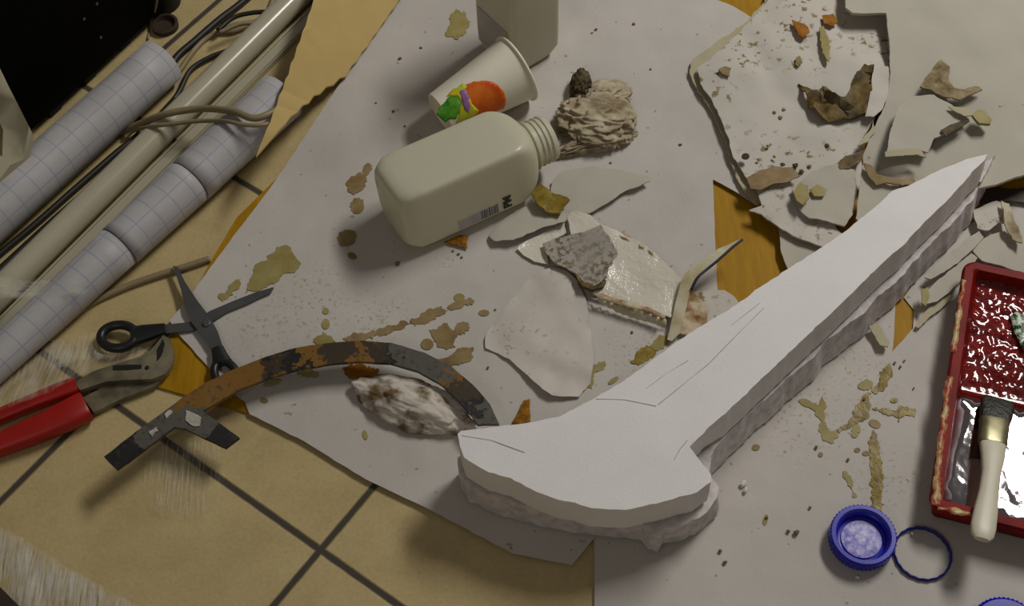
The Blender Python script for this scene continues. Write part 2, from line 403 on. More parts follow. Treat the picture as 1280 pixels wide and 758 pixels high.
def loft_bm(bm, secs, n=20, pw=2.6):
    """secs: (centre, half width, half thickness); width lies level, across the path"""
    rows = []
    cs = [Vector(s[0]) for s in secs]
    for i, (c, w, h) in enumerate(secs):
        c = Vector(c); t = (cs[min(i + 1, len(cs) - 1)] - cs[max(i - 1, 0)]).normalized(); u = t.cross(Vector((0, 0, 1))).normalized(); v = u.cross(t)
        r = []
        for k in range(n):
            a = 2 * PI * k / n; ca, sa = math.cos(a), math.sin(a)
            r.append(bm.verts.new(c + u * w * math.copysign(abs(ca) ** (2 / pw), ca) + v * h * math.copysign(abs(sa) ** (2 / pw), sa)))
        rows.append(r)
    for a, b in zip(rows, rows[1:]):
        for k in range(n): bm.faces.new((a[k], a[(k + 1) % n], b[(k + 1) % n], b[k]))
    bm.faces.new(list(reversed(rows[0]))); bm.faces.new(rows[-1]); return bm
def lathe_bm(bm, prof, n=64, mtx=None, wob=None, closed=False):
    rows = []
    for j, (r, z) in enumerate(prof):
        row = []
        for k in range(n):
            a = 2 * PI * k / n; rr = r + (wob(a, j) if wob else 0); p = Vector((rr * math.cos(a), rr * math.sin(a), z))
            row.append(bm.verts.new(mtx @ p if mtx else p))
        rows.append(row)
    for a, b in zip(rows, rows[1:]):
        for k in range(n): bm.faces.new((a[k], a[(k + 1) % n], b[(k + 1) % n], b[k]))
    if closed:
        for k in range(n): bm.faces.new((rows[-1][k], rows[-1][(k + 1) % n], rows[0][(k + 1) % n], rows[0][k]))
    else:
        bm.faces.new(rows[-1]); bm.faces.new(list(reversed(rows[0])))
    return bm
def axis_matrix(p0, p1, roll=0):
    z = (Vector(p1) - Vector(p0)).normalized(); x = Vector((0, 0, 1)).cross(z)
    x = x.normalized() if x.length > 1e-4 else Vector((1, 0, 0)); y = z.cross(x)
    m = Matrix((x, y, z)).transposed().to_4x4() @ Matrix.Rotation(roll, 4, 'Z'); m.translation = Vector(p0); return m
def blob_bm(c, rx, ry, rz, rot, amp, scale, seed, sub=5, zmin=.005, ridge=True):
    bm = bmesh.new(); bmesh.ops.create_icosphere(bm, subdivisions=sub, radius=1)
    R = Matrix.Rotation(rot, 3, 'Z')
    for v in bm.verts:
        d = v.co.normalized(); q = d * scale + Vector((seed, seed * 2, seed * 3))
        n = 0
        if ridge:
            q = Vector((d.x * .75, d.y * 1.9, d.z * 1.5)) * scale * .62 + Vector((seed, seed * 2, seed * 3)); w = Vector((noise.noise(q * 1.3), noise.noise(q * 1.3 + Vector((9, 0, 0))), 0)) * .55
            n = (1 - 2.4 * abs(noise.noise(q + w))) * .75 + (1 - 2.4 * abs(noise.noise((q + w) * 2.1))) * .32 + .06 * noise.noise(q * 6)
        else: n = noise.noise(q) + .5 * noise.noise(q * 2.2) + .25 * noise.noise(q * 5)
        d = d * (1 + amp * n)
        p = R @ Vector((d.x * rx, d.y * ry, d.z * rz)) + Vector(c); p.z = max(p.z, zmin + .0006 * noise.noise(q * 9)); v.co = p
    return bm

# ------------------------------------------------------------------ setting: tiled floor
bm = bmesh.new()
vs = [bm.verts.new(p) for p in ((-2.2, -.6, 0), (2.4, -.6, 0), (2.4, 3.2, 0), (-2.2, 3.2, 0), (-2.2, -.6, -.03), (2.4, -.6, -.03), (2.4, 3.2, -.03), (-2.2, 3.2, -.03))]
for f in ((0, 1, 2, 3), (7, 6, 5, 4), (0, 4, 5, 1), (1, 5, 6, 2), (2, 6, 7, 3), (3, 7, 4, 0)): bm.faces.new([vs[i] for i in f])
o = obj('floor', bm, 'tile'); o['kind'] = 'structure'

# ------------------------------------------------------------------ board and lining paper
bm = sheet_bm(P([(183, 480), (262, 330), (296, 272), (420, 150), (600, -140), (1500, -120), (1500, 500), (1000, 740), (760, 656), (312, 517)], .003), .0028, .1, .2)
tag(obj('wooden_board', bm, 'wood'), 'thin yellow-brown wood-grain board lying on the tiles under the papers', 'board')
A_OUT = [(505, -60), (497, 0), (433, 95), (395, 150), (335, 240), (292, 295), (243, 365), (212, 401), (224, 419), (264, 463), (274, 480), (292, 494), (306, 502), (312, 518), (380, 552), (458, 600), (534, 636), (640, 692), (715, 707), (745, 671), (830, 600), (900, 470), (897, 370), (891, 226), (920, 242), (948, 260), (1000, 250), (1000, 60), (916, 9), (884, -3), (870, -60)]
def psheet(lst, lift, seed, jag=.0006): return sheet_bm([Vector((at(x, y, .005).x, at(x, y, .005).y, lift)) for x, y in lst], .0006, .008, .011, jag, psurf, 0, 1, seed)
paperA = obj('lining_paper', psheet(A_OUT, .0012, 2.0), 'paper', None, True, .8)
tag(paperA, 'large white lining paper with glue stains, under the milky bottle and the scissors', 'paper')
B_OUT = [(743, 840), (743, 700), (743, 672), (830, 570), (900, 505), (1000, 420), (1085, 365), (1120, 373), (1117, 425), (1115, 441), (1141, 411), (1143, 388), (1130, 372), (1180, 300), (1420, 150), (1420, 840)]
paperB = obj('lining_paper', psheet(B_OUT, .0, 3.0), 'paper', None, True, .8)
tag(paperB, 'white lining paper under the red paint tray and the blue caps', 'paper')

# ------------------------------------------------------------------ dried glue on the papers (marks of the sheets)
def stain(lst, mat, par, lift=.0022, jag=.0022, seed=1.0):
    c = Vector((sum(p[0] for p in lst) / len(lst), sum(p[1] for p in lst) / len(lst)))
    bm = sheet_bm(on_paper(lst, lift - .0010), .0004, .002, .006, jag, psurf, .0002, 120, seed)
    return obj('glue_stain', bm, mat, par, True, .9)
def oval(cx, cy, rx, ry, rot=0, n=12): return [(cx + rx * math.cos(a) * math.cos(rot) - ry * math.sin(a) * math.sin(rot), cy + rx * math.cos(a) * math.sin(rot) + ry * math.sin(a) * math.cos(rot)) for a in [2 * PI * k / n for k in range(n)]]
for i, (lst, m) in enumerate([
    ([(306, 366), (312, 350), (318, 334), (335, 322), (345, 308), (356, 305), (366, 316), (374, 326), (368, 340), (352, 344), (342, 354), (326, 361)], 'glue'),
    ([(272, 369), (283, 362), (296, 348), (301, 354), (291, 368), (278, 376)], 'glue'),
    (oval(446, 229, 14, 11, -.6), 'glue_brown'), (oval(459, 212, 5, 8, .3), 'glue_brown'), (oval(446, 257, 9, 9), 'glue_brown'), (oval(434, 297, 12, 10, -.6), 'glue_brown'), (oval(440, 319, 6, 4, .5), 'glue_brown'),
    ([(556, 42), (563, 26), (570, 10), (580, 14), (588, 26), (580, 42), (570, 48)], 'glue'),
    ([(536, 412), (548, 408), (560, 404), (572, 420), (570, 434), (558, 437), (546, 428)], 'glue_brown'), (oval(578, 410, 10, 8, -.5), 'glue_brown'), (oval(534, 430, 8, 7), 'glue_brown'),
    ([(536, 450), (560, 446), (578, 434), (592, 434), (592, 446), (576, 454), (556, 460)], 'glue_brown'),
    ([(512, 402), (530, 390), (552, 382), (560, 388), (545, 398), (528, 404), (518, 408)], 'glue_brown'),
    ([(460, 416), (480, 410), (505, 400), (514, 404), (496, 412), (474, 420)], 'glue_brown'), (oval(576, 380, 18, 5, -.25), 'glue_brown'), (oval(605, 391, 7, 4), 'glue_brown'), (oval(574, 371, 7, 5), 'glue'),
    ([(392, 428), (404, 414), (412, 420), (420, 428), (404, 436)], 'glue'), (oval(407, 405, 5, 7), 'glue'), (oval(407, 388, 4, 4), 'glue'),
    ([(428, 424), (450, 416), (472, 414), (466, 424), (440, 428)], 'glue_brown'),
    ([(428, 460), (440, 455), (462, 457), (474, 462), (468, 472), (450, 474), (434, 470)], 'amber'), ([(446, 474), (462, 470), (478, 468), (486, 476), (474, 486), (458, 484)], 'glue_brown'), (oval(452, 498, 8, 5, .9), 'glue_brown'), (oval(456, 543, 6, 3, 1.3), 'glue'),
    (oval(385, 468, 14, 5, .1), 'glue'), (oval(340, 478, 12, 4, -.2), 'glue'),
    ([(714, 468), (722, 452), (733, 446), (738, 458), (756, 450), (758, 456), (742, 468), (740, 486), (728, 484)], 'glue'),
    ([(788, 452), (796, 438), (808, 430), (822, 436), (816, 446), (806, 452), (798, 456)], 'glue_wet'), (oval(826, 428, 12, 8, -.5), 'glue'), (oval(767, 475, 8, 3, -.6), 'glue'),
    (oval(330, 500, 5, 3, .3), 'glue_brown'),
]): stain(lst, m, paperA, .0030, .0042, 10 + i)
for i, (lst, m) in enumerate([
    ([(1098, 478), (1104, 464), (1112, 452), (1116, 468), (1110, 482), (1096, 492), (1086, 492)], 'glue_wet'), (oval(1082, 481, 10, 6, -.2), 'glue'),
    ([(1070, 506), (1078, 498), (1086, 490), (1089, 505), (1086, 522), (1074, 526), (1066, 520)], 'glue_wet'),
    ([(1046, 536), (1056, 530), (1072, 516), (1080, 520), (1064, 534), (1050, 541)], 'glue_wet'),
    ([(998, 500), (1008, 498), (1022, 506), (1028, 494), (1034, 508), (1030, 526), (1036, 536), (1048, 540), (1040, 554), (1028, 548), (1024, 530), (1020, 514)], 'glue'),
    ([(1090, 510), (1104, 509), (1120, 513), (1134, 507), (1146, 512), (1144, 521), (1132, 518), (1124, 528), (1116, 518), (1100, 514)], 'glue_wet'), (oval(1118, 500, 5, 3), 'glue_wet'),
    ([(1088, 548), (1093, 536), (1099, 552), (1102, 572), (1104, 600), (1106, 630), (1098, 638), (1091, 628), (1089, 600), (1088, 570)], 'glue_wet'),
    (oval(1094, 529, 8, 5, .4), 'glue_brown'), (oval(1072, 562, 4, 3), 'glue_brown'), (oval(1083, 566, 5, 3), 'glue_brown'), (oval(1026, 568, 3, 3), 'glue_brown'), (oval(1070, 538, 6, 9, .3), 'glue'),
    ([(1054, 592), (1058, 588), (1066, 604), (1072, 620), (1068, 622), (1060, 606)], 'glue'), (oval(957, 650, 3, 7, .2), 'glue'), (oval(945, 559, 5, 4), 'glue_brown'),
]): stain(lst, m, paperB, .0018, .0042, 50 + i)

# ------------------------------------------------------------------ foam hammer (two bonded cut-out layers)
ZT, ZM = .0930, .0505
TOP = [(1234, 193), (1208, 199), (1170, 215), (1151, 225), (1134, 233), (1115, 239), (1100, 254), (1060, 287), (1019, 315), (982, 338), (949, 360), (921, 381), (883, 404), (860, 418), (814, 451), (789, 470), (763, 487), (734, 503), (700, 521), (660, 529), (620, 534), (576, 539), (572, 543), (575, 558), (580, 572), (592, 580), (611, 591), (638, 598), (670, 615), (697, 625), (719, 629), (740, 636), (782, 638), (805, 633), (835, 626), (871, 616), (889, 603), (889, 594), (875, 576), (862, 559), (897, 525), (924, 501), (956, 470), (998, 430), (1041, 390), (1070, 362), (1100, 332), (1134, 302), (1156, 277), (1182, 253), (1206, 227), (1218, 212), (1231, 200)]
LOW = [(574, 590), (578, 613), (587, 628), (617, 640), (644, 649), (676, 658), (719, 666), (740, 668), (782, 672), (801, 675), (810, 686), (822, 691), (829, 679), (850, 676), (874, 664), (896, 645), (899, 634), (884, 612), (888, 594), (908, 574), (926, 556), (941, 541), (975, 511), (1000, 488), (1017, 475), (1027, 458), (1053, 438), (1082, 417), (1096, 398), (1118, 382), (1142, 354), (1166, 328), (1182, 314), (1200, 293), (1215, 275), (1220, 259), (1228, 247), (1240, 223)]
def inset(pts, d):
    out = []
    for k, p in enumerate(pts):
        t = (pts[(k + 1) % len(pts)] - pts[k - 1]); n_ = Vector((-t.y, t.x, 0)).normalized(); out.append(p + n_ * d)
    c0_ = sum((abs(a.x * b.y - b.x * a.y) * 0 + (a.x * b.y - b.x * a.y) for a, b in zip(pts, pts[1:] + pts[:1])))
    return out if c0_ > 0 else [p * 2 - q for p, q in zip(pts, out)]
top_w = P(TOP, ZT)
low_w = P(LOW, .010)
ham = thing('foam_hammer', 'white foam hammer-shaped cut-out of two stacked slabs lying across the papers', 'foam cutout', (low_w[8].x, low_w[8].y, .0085))
def skew(bm, ztop, zbot, dtop, dbot):            # the hot-wire cut along the shaft is not quite upright
    x0 = at(880, 575, .05).x
    for v in bm.verts:
        f = max(0, min(1, (ztop - v.co.z) / (ztop - zbot))); k = max(0, min(1, (v.co.x - x0) / .02)); d = (dtop + (dbot - dtop) * f) * k * .7
        v.co.x += d; v.co.y -= d
    return bm
obj('upper_slab', skew(sheet_bm(top_w, 0, .005, .014, .0010, None, .0005, 60, 4.0, 5, .0010, ZM + .0015), ZT, ZM, 0, .0040), 'foam', ham, True, .6)
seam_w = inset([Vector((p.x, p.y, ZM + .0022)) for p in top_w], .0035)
obj('glue_gap_shade', skew(sheet_bm(seam_w, .0075, .006, .03, .0008, None, 0, 60, 4.0), ZT, ZM, 0, .0040), 'seam', ham)  # dark brown glue strip, its colour also puts shade into the slab gap
# hidden edge of the lower slab runs just inside the upper one
lw = [Vector((p.x, p.y, ZM - .004)) for p in low_w] + [Vector((p.x, p.y - .006, ZM - .004)) for p in top_w[1:21]]
obj('lower_slab', skew(sheet_bm(lw, 0, .005, .014, .0020, None, .0008, 90, 5.0, 4, .0010, .0085), ZM - .004, .0085, -.0075, 0), 'foam_rough', ham, True, .6)
for ln in ([(808, 486), (832, 468), (860, 451)], [(823, 506), (850, 484), (885, 456), (920, 420), (955, 385)], [(914, 407), (950, 379)], [(577, 545), (615, 551), (656, 566)], [(859, 551), (850, 562), (843, 575)], [(745, 499), (780, 500), (820, 508)]):
    bm = bmesh.new(); tube_bm(bm, [p + Vector((0, 0, .0003)) for p in P(ln, ZT - .00005)], .0006, 6); obj('pencil_line', bm, 'pencil', ham)

# ------------------------------------------------------------------ mottled curved strip with forked end
ZS = .034
outer = [(624, 530), (612, 505), (592, 482), (565, 459), (530, 441), (490, 429), (450, 426), (410, 429), (370, 435), (330, 447), (290, 463), (258, 478), (231, 495)]
fork = [(202, 517), (171, 539), (130, 571), (146, 587), (168, 571), (218, 534), (231, 536), (282, 560), (299, 547), (253, 514)]
inn = [(272, 503), (300, 487), (335, 473), (372, 462), (412, 455), (450, 452), (488, 454), (522, 464), (552, 481), (575, 503), (590, 520), (597, 531)]
zs = lambda x: ZS + (.010 * max(0, (300 - x) / 150) if x < 300 else 0)
sp = P([(x, y, zs(x)) for x, y in outer + fork + inn])
bm = sheet_bm(sp, .0045, .006, .009, .0005, None, .0004, 80, 6.0)
strip = obj('curved_strip', bm, 'strip', None, True, .6)
tag(strip, 'curved mottled brown and black painted strip with a forked end', 'strip')
path = [((612, 524), 0), ((585, 490), .15), ((540, 456), .32), ((480, 441), .52), ((420, 442), .68), ((360, 450), .82), ((300, 474), .95), ((245, 500), 1.06), ((215, 525), 1.14), ((175, 552), 1.26), ((135, 580), 1.5), ((228, 520), 1.14), ((250, 529), 1.17), ((268, 538), 1.24), ((274, 541), 1.45), ((282, 545), 1.85), ((300, 554), 2.3)]
pw = [(at(p[0], p[1], ZS), v) for p, v in path]
att = strip.data.attributes.new('zone', 'FLOAT', 'POINT')
for i, v in enumerate(strip.data.vertices):
    best = None
    rngs = [range(0, 10), range(11, 14)]
    for rg in rngs:
        for k in rg:
            a, b = pw[k][0].xy, pw[k + 1][0].xy; q = v.co.xy; d = b - a; t = max(0, min(1, (q - a).dot(d) / d.length_squared)); dd = (a + d * t - q).length
            if best is None or dd < best[0]: best = (dd, pw[k][1] + (pw[k + 1][1] - pw[k][1]) * t)
    att.data[i].value = best[1]
for lst in ([(232, 513), (240, 516), (252, 522), (250, 533), (240, 532), (232, 526)], [(206, 518), (213, 512), (216, 516), (208, 523)], [(186, 540), (196, 534), (198, 539), (190, 546)]):
    obj('paint_fleck', sheet_bm(P([(x, y, zs(x) + .0012) for x, y in lst]), .0012, .002, .005, .0022, None, .0003, 200, 8.0), 'fleck', strip)
# the crumbly lump that props the strip up
c = at(522, 505, .015)
tag(obj('foam_lump', blob_bm((c.x, c.y, .008), 0.068, .028, .021, -.42, .20, 1.7, 4.4, 6, .0048, False), 'lump', None, True), 'crumbly stained white foam lump under the arch of the curved strip', 'foam lump')

# ------------------------------------------------------------------ scissors
sc = thing('scissors', 'open black-handled scissors lying across the edge of the white paper', 'scissors', at(257, 405, .006))
Z1, Z2 = .0125, .0095
def blade(lst, z, th): return sheet_bm(P(lst, z), th, .02, .05)
obj('blade', blade([(216, 332), (222, 334), (231, 352), (246, 375), (262, 396), (272, 414), (280, 438), (266, 440), (256, 424), (240, 404), (232, 388), (226, 362)], Z1, .0022), 'scissor_steel', sc, True, .5)
obj('blade', blade([(342, 359), (338, 366), (310, 379), (284, 390), (262, 404), (240, 414), (205, 417), (205, 406), (236, 403), (252, 396), (262, 389), (290, 377), (318, 366)], Z2, .0022), 'scissor_steel', sc, True, .5)
pv = at(258, 404, Z1 + .0006); bm = bmesh.new(); lathe_bm(bm, [(.0046, -.0006), (.0046, .0008), (.0035, .0016)], 24, Matrix.Translation(pv)); obj('pivot_screw', bm, 'scissor_steel', sc)
def loop_handle(cx, cy, rx, ry, rot, z, stem, rad=.0052):
    bm = bmesh.new(); pts = P([(x, y, z) for x, y in oval(cx, cy, rx, ry, rot, 28)]); n = len(pts); rows = []
    for i, p in enumerate(pts):
        t = (pts[(i + 1) % n] - pts[i - 1]).normalized(); u = t.cross(Vector((0, 0, 1))).normalized()
        rows.append([bm.verts.new(p + u * rad * math.cos(a) + Vector((0, 0, 1)) * rad * math.sin(a)) for a in [2 * PI * k / 12 for k in range(12)]])
    for i in range(n):
        a, b = rows[i], rows[(i + 1) % n]
        for k in range(12): bm.faces.new((a[k], a[(k + 1) % 12], b[(k + 1) % 12], b[k]))
    loft_bm(bm, [(at(x, y, z), w, .0052) for x, y, w in stem]); return bm
obj('handle', loop_handle(148, 421, 22, 14.5, -.1, .0115, [(164, 421, .012), (180, 417, .0105), (195, 414, .0085), (207, 411.5, .0065)]), 'scissor_handle', sc, True, .8)
obj('handle', loop_handle(282, 468, 17, 13, 1.0, .0115, [(272, 436, .0068), (275, 446, .0085), (278, 455, .011)], .0046), 'scissor_handle', sc, True, .8)

# ------------------------------------------------------------------ pliers
pl = thing('slip_joint_pliers', 'steel slip-joint pliers with red grips on the tiles beside the scissors', 'pliers', at(110, 495, 0))
obj('jaw', sheet_bm(P([(93, 478), (117, 464), (150, 453), (176, 446), (190, 436), (204, 419), (213, 424), (217, 441), (215, 456), (206, 468), (190, 474), (160, 475), (133, 477), (100, 488)], .017), .007, .006, .02), 'plier_steel', pl, True, .5)
obj('jaw', sheet_bm(P([(104, 497), (127, 485), (152, 479), (186, 474), (208, 463), (206, 470), (193, 483), (152, 499), (117, 516)], .0095), .006, .006, .02), 'plier_steel', pl, True, .5)
obj('slot', sheet_bm(P([(141, 457), (160, 456), (177, 456), (177, 461), (158, 463), (141, 463)], .0174), .0006, .01, .02), 'slot', pl)
obj('rivet', lathe_bm(bmesh.new(), [(.0024, -.001), (.0024, .0006), (.0015, .001)], 16, Matrix.Translation(at(184, 460, .0172))), 'slot', pl)
obj('serration', sheet_bm(P([(196, 438), (203, 424), (206, 430), (201, 446), (196, 452)], .0174), .0006, .003, .02, .001), 'slot', pl)
def grip(secs): return loft_bm(bmesh.new(), [(at(x, y, z), w, h) for x, y, z, w, h in secs], 24, 2.8)
obj('grip', grip([(-60, 544, .009, .0085, .007), (0, 521, .010, .0085, .0075), (45, 502, .012, .009, .008), (80, 488, .013, .010, .008), (97, 482, .013, .0095, .007)]), 'plier_red', pl, True, .7)
obj('grip', grip([(-60, 581, .011, .011, .009), (0, 556, .012, .0125, .010), (45, 538, .013, .0145, .011), (80, 522, .013, .0165, .0115), (106, 509, .013, .0172, .0115), (109, 507.5, .013, .016, .010)]), 'plier_red', pl, True, .7)

# ------------------------------------------------------------------ rolls of grid paper
def roll_bm(p0, p1, r0, r1, turns=2.4, pitch=.0016, uo=0, start=0, n=60):
    m = axis_matrix(p0, p1); L = (Vector(p1) - Vector(p0)).length; bm = bmesh.new(); uvl = bm.loops.layers.uv.new('UVMap'); N = int(turns * n); K = 10; g = []
    for i in range(N + 1):
        a = start - 2 * PI * i / n; dr = -pitch * i / n; row = []
        for k in range(K + 1):
            r = r0 + (r1 - r0) * k / K + dr; row.append((bm.verts.new(m @ Vector((r * math.cos(a), r * math.sin(a), L * k / K))), (uo + i / n * 2 * PI * r0, L * k / K)))
        g.append(row)
    for i in range(N):
        for k in range(K):
            q = [g[i][k], g[i][k + 1], g[i + 1][k + 1], g[i + 1][k]]; f = bm.faces.new([x[0] for x in q])
            for lp, x in zip(f.loops, q): lp[uvl].uv = x[1]
    return bm
def add_solid(o, t=.0005):
    s = o.modifiers.new('thickness', 'SOLIDIFY'); s.thickness = t; s.offset = -1; return o
r = .0305
p0 = at(-90, 340, r); p1 = at(203, 76, r)
o = add_solid(obj('paper_roll', roll_bm(p0, p1, r, r, 2.6, .0018, .004, -1.2), 'grid', None, True)); tag(o, 'thick roll of white blue-gridded paper nearest the black case', 'paper roll')
rl = thing('paper_roll', 'long stepped roll of white blue-gridded paper beside the bare tiles', 'paper roll', at(100, 340, 0))
segs = [((-70, 512), (150, 307), .0195, .0262), ((149, 308), (238, 226), .0268, .0288), ((237, 227), (352, 120), .0293, .0310)]
for i, (a, b, ra, rb) in enumerate(segs):
    # every section rests on the tiles
    add_solid(obj('rolled_sheet', roll_bm(at(a[0], a[1], ra + .001), at(b[0], b[1], rb + .001), ra, rb, 1.6, .0012, .007 * i, -1.2 + .3 * i), 'grid', rl, True))

# ------------------------------------------------------------------ plastic tubes
def pipe_bm(p0, p1, r, ri, n=40):
    m = axis_matrix(p0, p1); L = (Vector(p1) - Vector(p0)).length
    return lathe_bm(bmesh.new(), [(r, 0), (r, L), (ri, L), (ri, 0)], n, m, None, True)
tag(obj('plastic_tube', pipe_bm(at(-110, 475, .0165), at(440, -72, .0165), .0162, .0145), 'tube', None, True, .7), 'thick glossy beige plastic tube, highest of the long tubes between the paper rolls', 'tube')
t0, t1 = at(-110, 521, .006), at(440, -31, .006); td = (t1 - t0).normalized(); tn = Vector((td.y, -td.x, 0))
prof = [(-.0088, -.0045), (.0088, -.0045), (.0088, .0020), (.0078, .0020), (.0078, .0045), (.0062, .0045), (.0062, .0030), (-.0048, .0030), (-.0048, .0052), (-.0064, .0052), (-.0064, .0030), (-.0088, .0030)]
bm = bmesh.new(); ra_ = [bm.verts.new(t0 + tn * a + Vector((0, 0, b))) for a, b in prof]; rb_ = [bm.verts.new(t1 + tn * a + Vector((0, 0, b))) for a, b in prof]; n_ = len(prof)
for k in range(n_): bm.faces.new((ra_[k], ra_[(k + 1) % n_], rb_[(k + 1) % n_], rb_[k]))
bm.faces.new(ra_[::-1]); bm.faces.new(rb_)
tag(obj('cable_trunking', bm, 'tube_clear'), 'pale greenish plastic trunking between the thick beige tube and the stepped paper roll', 'trunking')

# ------------------------------------------------------------------ cables
def cable(lst, r, mat, label, name='cable', n=10):
    bm = bmesh.new(); tube_bm(bm, smooth_path(P(lst), 8), r, n); return tag(obj(name, bm, mat, None, True), label, 'cable')
cable([(150, 166, .004), (172, 156, .018), (206, 143, .040), (250, 136, .048), (290, 139, .066), (318, 148, .0695), (345, 138, .064), (366, 124, .045), (386, 104, .006)], .0042, 'cable_beige', 'beige cable arching over the tubes and paper roll by the cardboard tip')
cable([(156, 172, .005), (168, 163, .012), (190, 158, .034), (215, 155, .040), (240, 152, .044), (262, 151, .050), (285, 152, .066), (305, 156, .0690), (330, 156, .0675), (353, 148, .054), (374, 134, .034), (392, 112, .006)], .0026, 'cable_beige', 'thin beige cable lying over the stepped paper roll just below the arching one')
cable([(60, 425, .004), (105, 385, .004), (150, 362, .004), (190, 347, .004), (222, 337, .0042), (244, 330, .0042), (262, 324, .0036)], .004, 'cable_beige', 'beige cable on the bare tiles running under the scissors tip')
cable([(205, 105, .005), (219, 74, .005), (245, 50, .005), (275, 24, .005), (300, 5, .005), (340, -30, .005)], .0046, 'cable_black', 'thick black cable on the tiles behind the thick paper roll')
cable([(222, 92, .0125), (245, 60, .004), (268, 42, .004), (295, 38, .0045), (330, 20, .0045), (345, -8, .004)], .0032, 'cable_beige', 'beige cable looping from the roll end towards the beige tube', )
cable([(272, 38, .0125), (292, 22, .0125), (315, 16, .0125), (350, 12, .0125), (360, -6, .005)], .0030, 'cable_black', 'dark cable loop highest in the tangle behind the beige tube')
cable([(196, 148, .005), (222, 118, .005), (238, 88, .005), (262, 72, .005), (285, 63, .005), (308, 50, .005)], .0032, 'cable_black', 'thin dark cable curving between the thick paper roll and beige tube')
cable([(222, 126, .006), (192, 157, .006), (160, 196, .006), (110, 240, .006), (60, 284, .006), (10, 330, .006), (-70, 405, .006)], .0055, 'cable_black', 'thick black cable added to darken the shadowed gap between the thick paper roll and the beige tube')  # added cable, its black deepens the shade between roll and tube
cable([(176, 166, .0045), (166, 175, .0045), (140, 196, .0045), (92, 238, .0045), (40, 284, .0045), (-10, 326, .0045), (-70, 382, .0045)], .0040, 'cable_black', 'thinner black cable added to darken the shadow under the near side of the thick paper roll')  # second added cable, black for the shade beside the roll
cable([(274, 41, .0205), (300, 30, .0205), (322, 30, .016), (335, 36, .010)], .0028, 'cable_beige', 'short beige cable loop in the tangle behind the beige tube')

# ------------------------------------------------------------------ cardboard
cb = [(320, 196, .073), (342, 171, .074), (364, 147, .062), (400, 117, .032), (433, 95, .013), (466, 48, .012), (499, 0, .012), (540, -60, .012), (470, -120, .06), (412, -60, .072), (392, 0, .075), (360, 90, .075), (338, 150, .074)]
bm = sheet_bm(P(cb), .0022, .012, .02, .0004, None, .0006, 20, 9.0)
tag(obj('cardboard_sheet', bm, 'cardboard', None, True, .6), 'plain tan cardboard sheet leaning over the tubes with its corner lifted', 'cardboard')

# ------------------------------------------------------------------ black case, its feet, cream frame
b0, b1 = at(40, 166, .012), at(186, 31, .012); dv = (b1 - b0).normalized(); nv = Vector((-dv.y, dv.x, 0))
c0 = b0 - dv * .004; c1 = b1 + dv * .035
case = thing('equipment_case', 'black equipment case standing on small feet behind the thick paper roll', 'case', (b0.x, b0.y, 0))
bm = bmesh.new(); q = [c0, c1, c1 + nv * .3, c0 + nv * .3]
lo = [bm.verts.new(p) for p in q]; hi = [bm.verts.new(p + Vector((0, 0, .45))) for p in q]
bm.faces.new(lo[::-1]); bm.faces.new(hi)
for i in range(4): bm.faces.new((lo[i], lo[(i + 1) % 4], hi[(i + 1) % 4], hi[i]))
bmesh.ops.bevel(bm, geom=bm.edges[:], offset=.004, segments=3, affect='EDGES'); obj('case_body', bm, 'black', case, True, .5)
for (x, y) in ((157, 58), (113, 100), (70, 141)):
    p = at(x, y, .0) + nv * .008; bm = bmesh.new(); lathe_bm(bm, [(.013, .0002), (.013, .010), (.011, .0125)], 4, Matrix.Translation(p) @ Matrix.Rotation(math.atan2(dv.y, dv.x) + PI / 4, 4, 'Z')); obj('foot', bm, 'rubber', case)
p = c1 + nv * .02 + dv * .012; bm = bmesh.new(); lathe_bm(bm, [(.022, .0003), (.024, .006), (.024, .03), (.020, .034)], 32, Matrix.Translation((p.x, p.y, 0))); obj('caster', bm, 'rubber', case, True, .6)
for (x, y) in ((105, 24), (121, 5), (126, 47)):
    d = ray(x, y); t = (b0 - CAM).dot(nv) / d.dot(nv); p = CAM + d * t; m = axis_matrix(p - nv * -.0005, p - nv * .002); bm = bmesh.new(); lathe_bm(bm, [(.0022, 0), (.0022, .001), (.0014, .0016)], 12, m); obj('screw', bm, 'scissor_steel', case)
bm = bmesh.new(); p = at(207, 34, 0); lathe_bm(bm, [(.017, .0002), (.0175, .007), (.014, .0075), (.0125, .003), (.012, .0015)], 36, Matrix.Translation(p)); tag(obj('furniture_glide', bm, 'brown_dark', None, True, .6), 'round dark brown furniture cup on the tiles near the black case', 'furniture cup')
bm = bmesh.new(); tube_bm(bm, smooth_path([at(185, 49, .0025), at(188, 30, .004), c1 + dv * -.012 - nv * .008 + Vector((0, 0, .05)), c1 + dv * -.008 - nv * .006 + Vector((0, 0, .2)), c1 + dv * -.008 - nv * .006 + Vector((0, 0, .4))]), .0014, 8); tag(obj('wire', bm, 'cable_beige', None, True), 'thin grey wire hanging down the corner of the black case', 'wire')
bm = sheet_bm(P([(-60, -40, .26), (-28, 28, .21), (-4, 78, .17), (20, 126, .12), (47, 180, .068), (30, 199, .064), (0, 224, .064), (-60, 275, .064), (-70, 230, .066), (-12, 196, .068), (12, 178, .074), (0, 154, .10), (-30, 90, .15), (-80, -20, .24)]), .016, .012, .02)
tag(obj('cream_shelf', bm, 'cream', None, True, 1.2), 'cream slanting shelf corner with a dark gap, at the left picture edge', 'shelf')

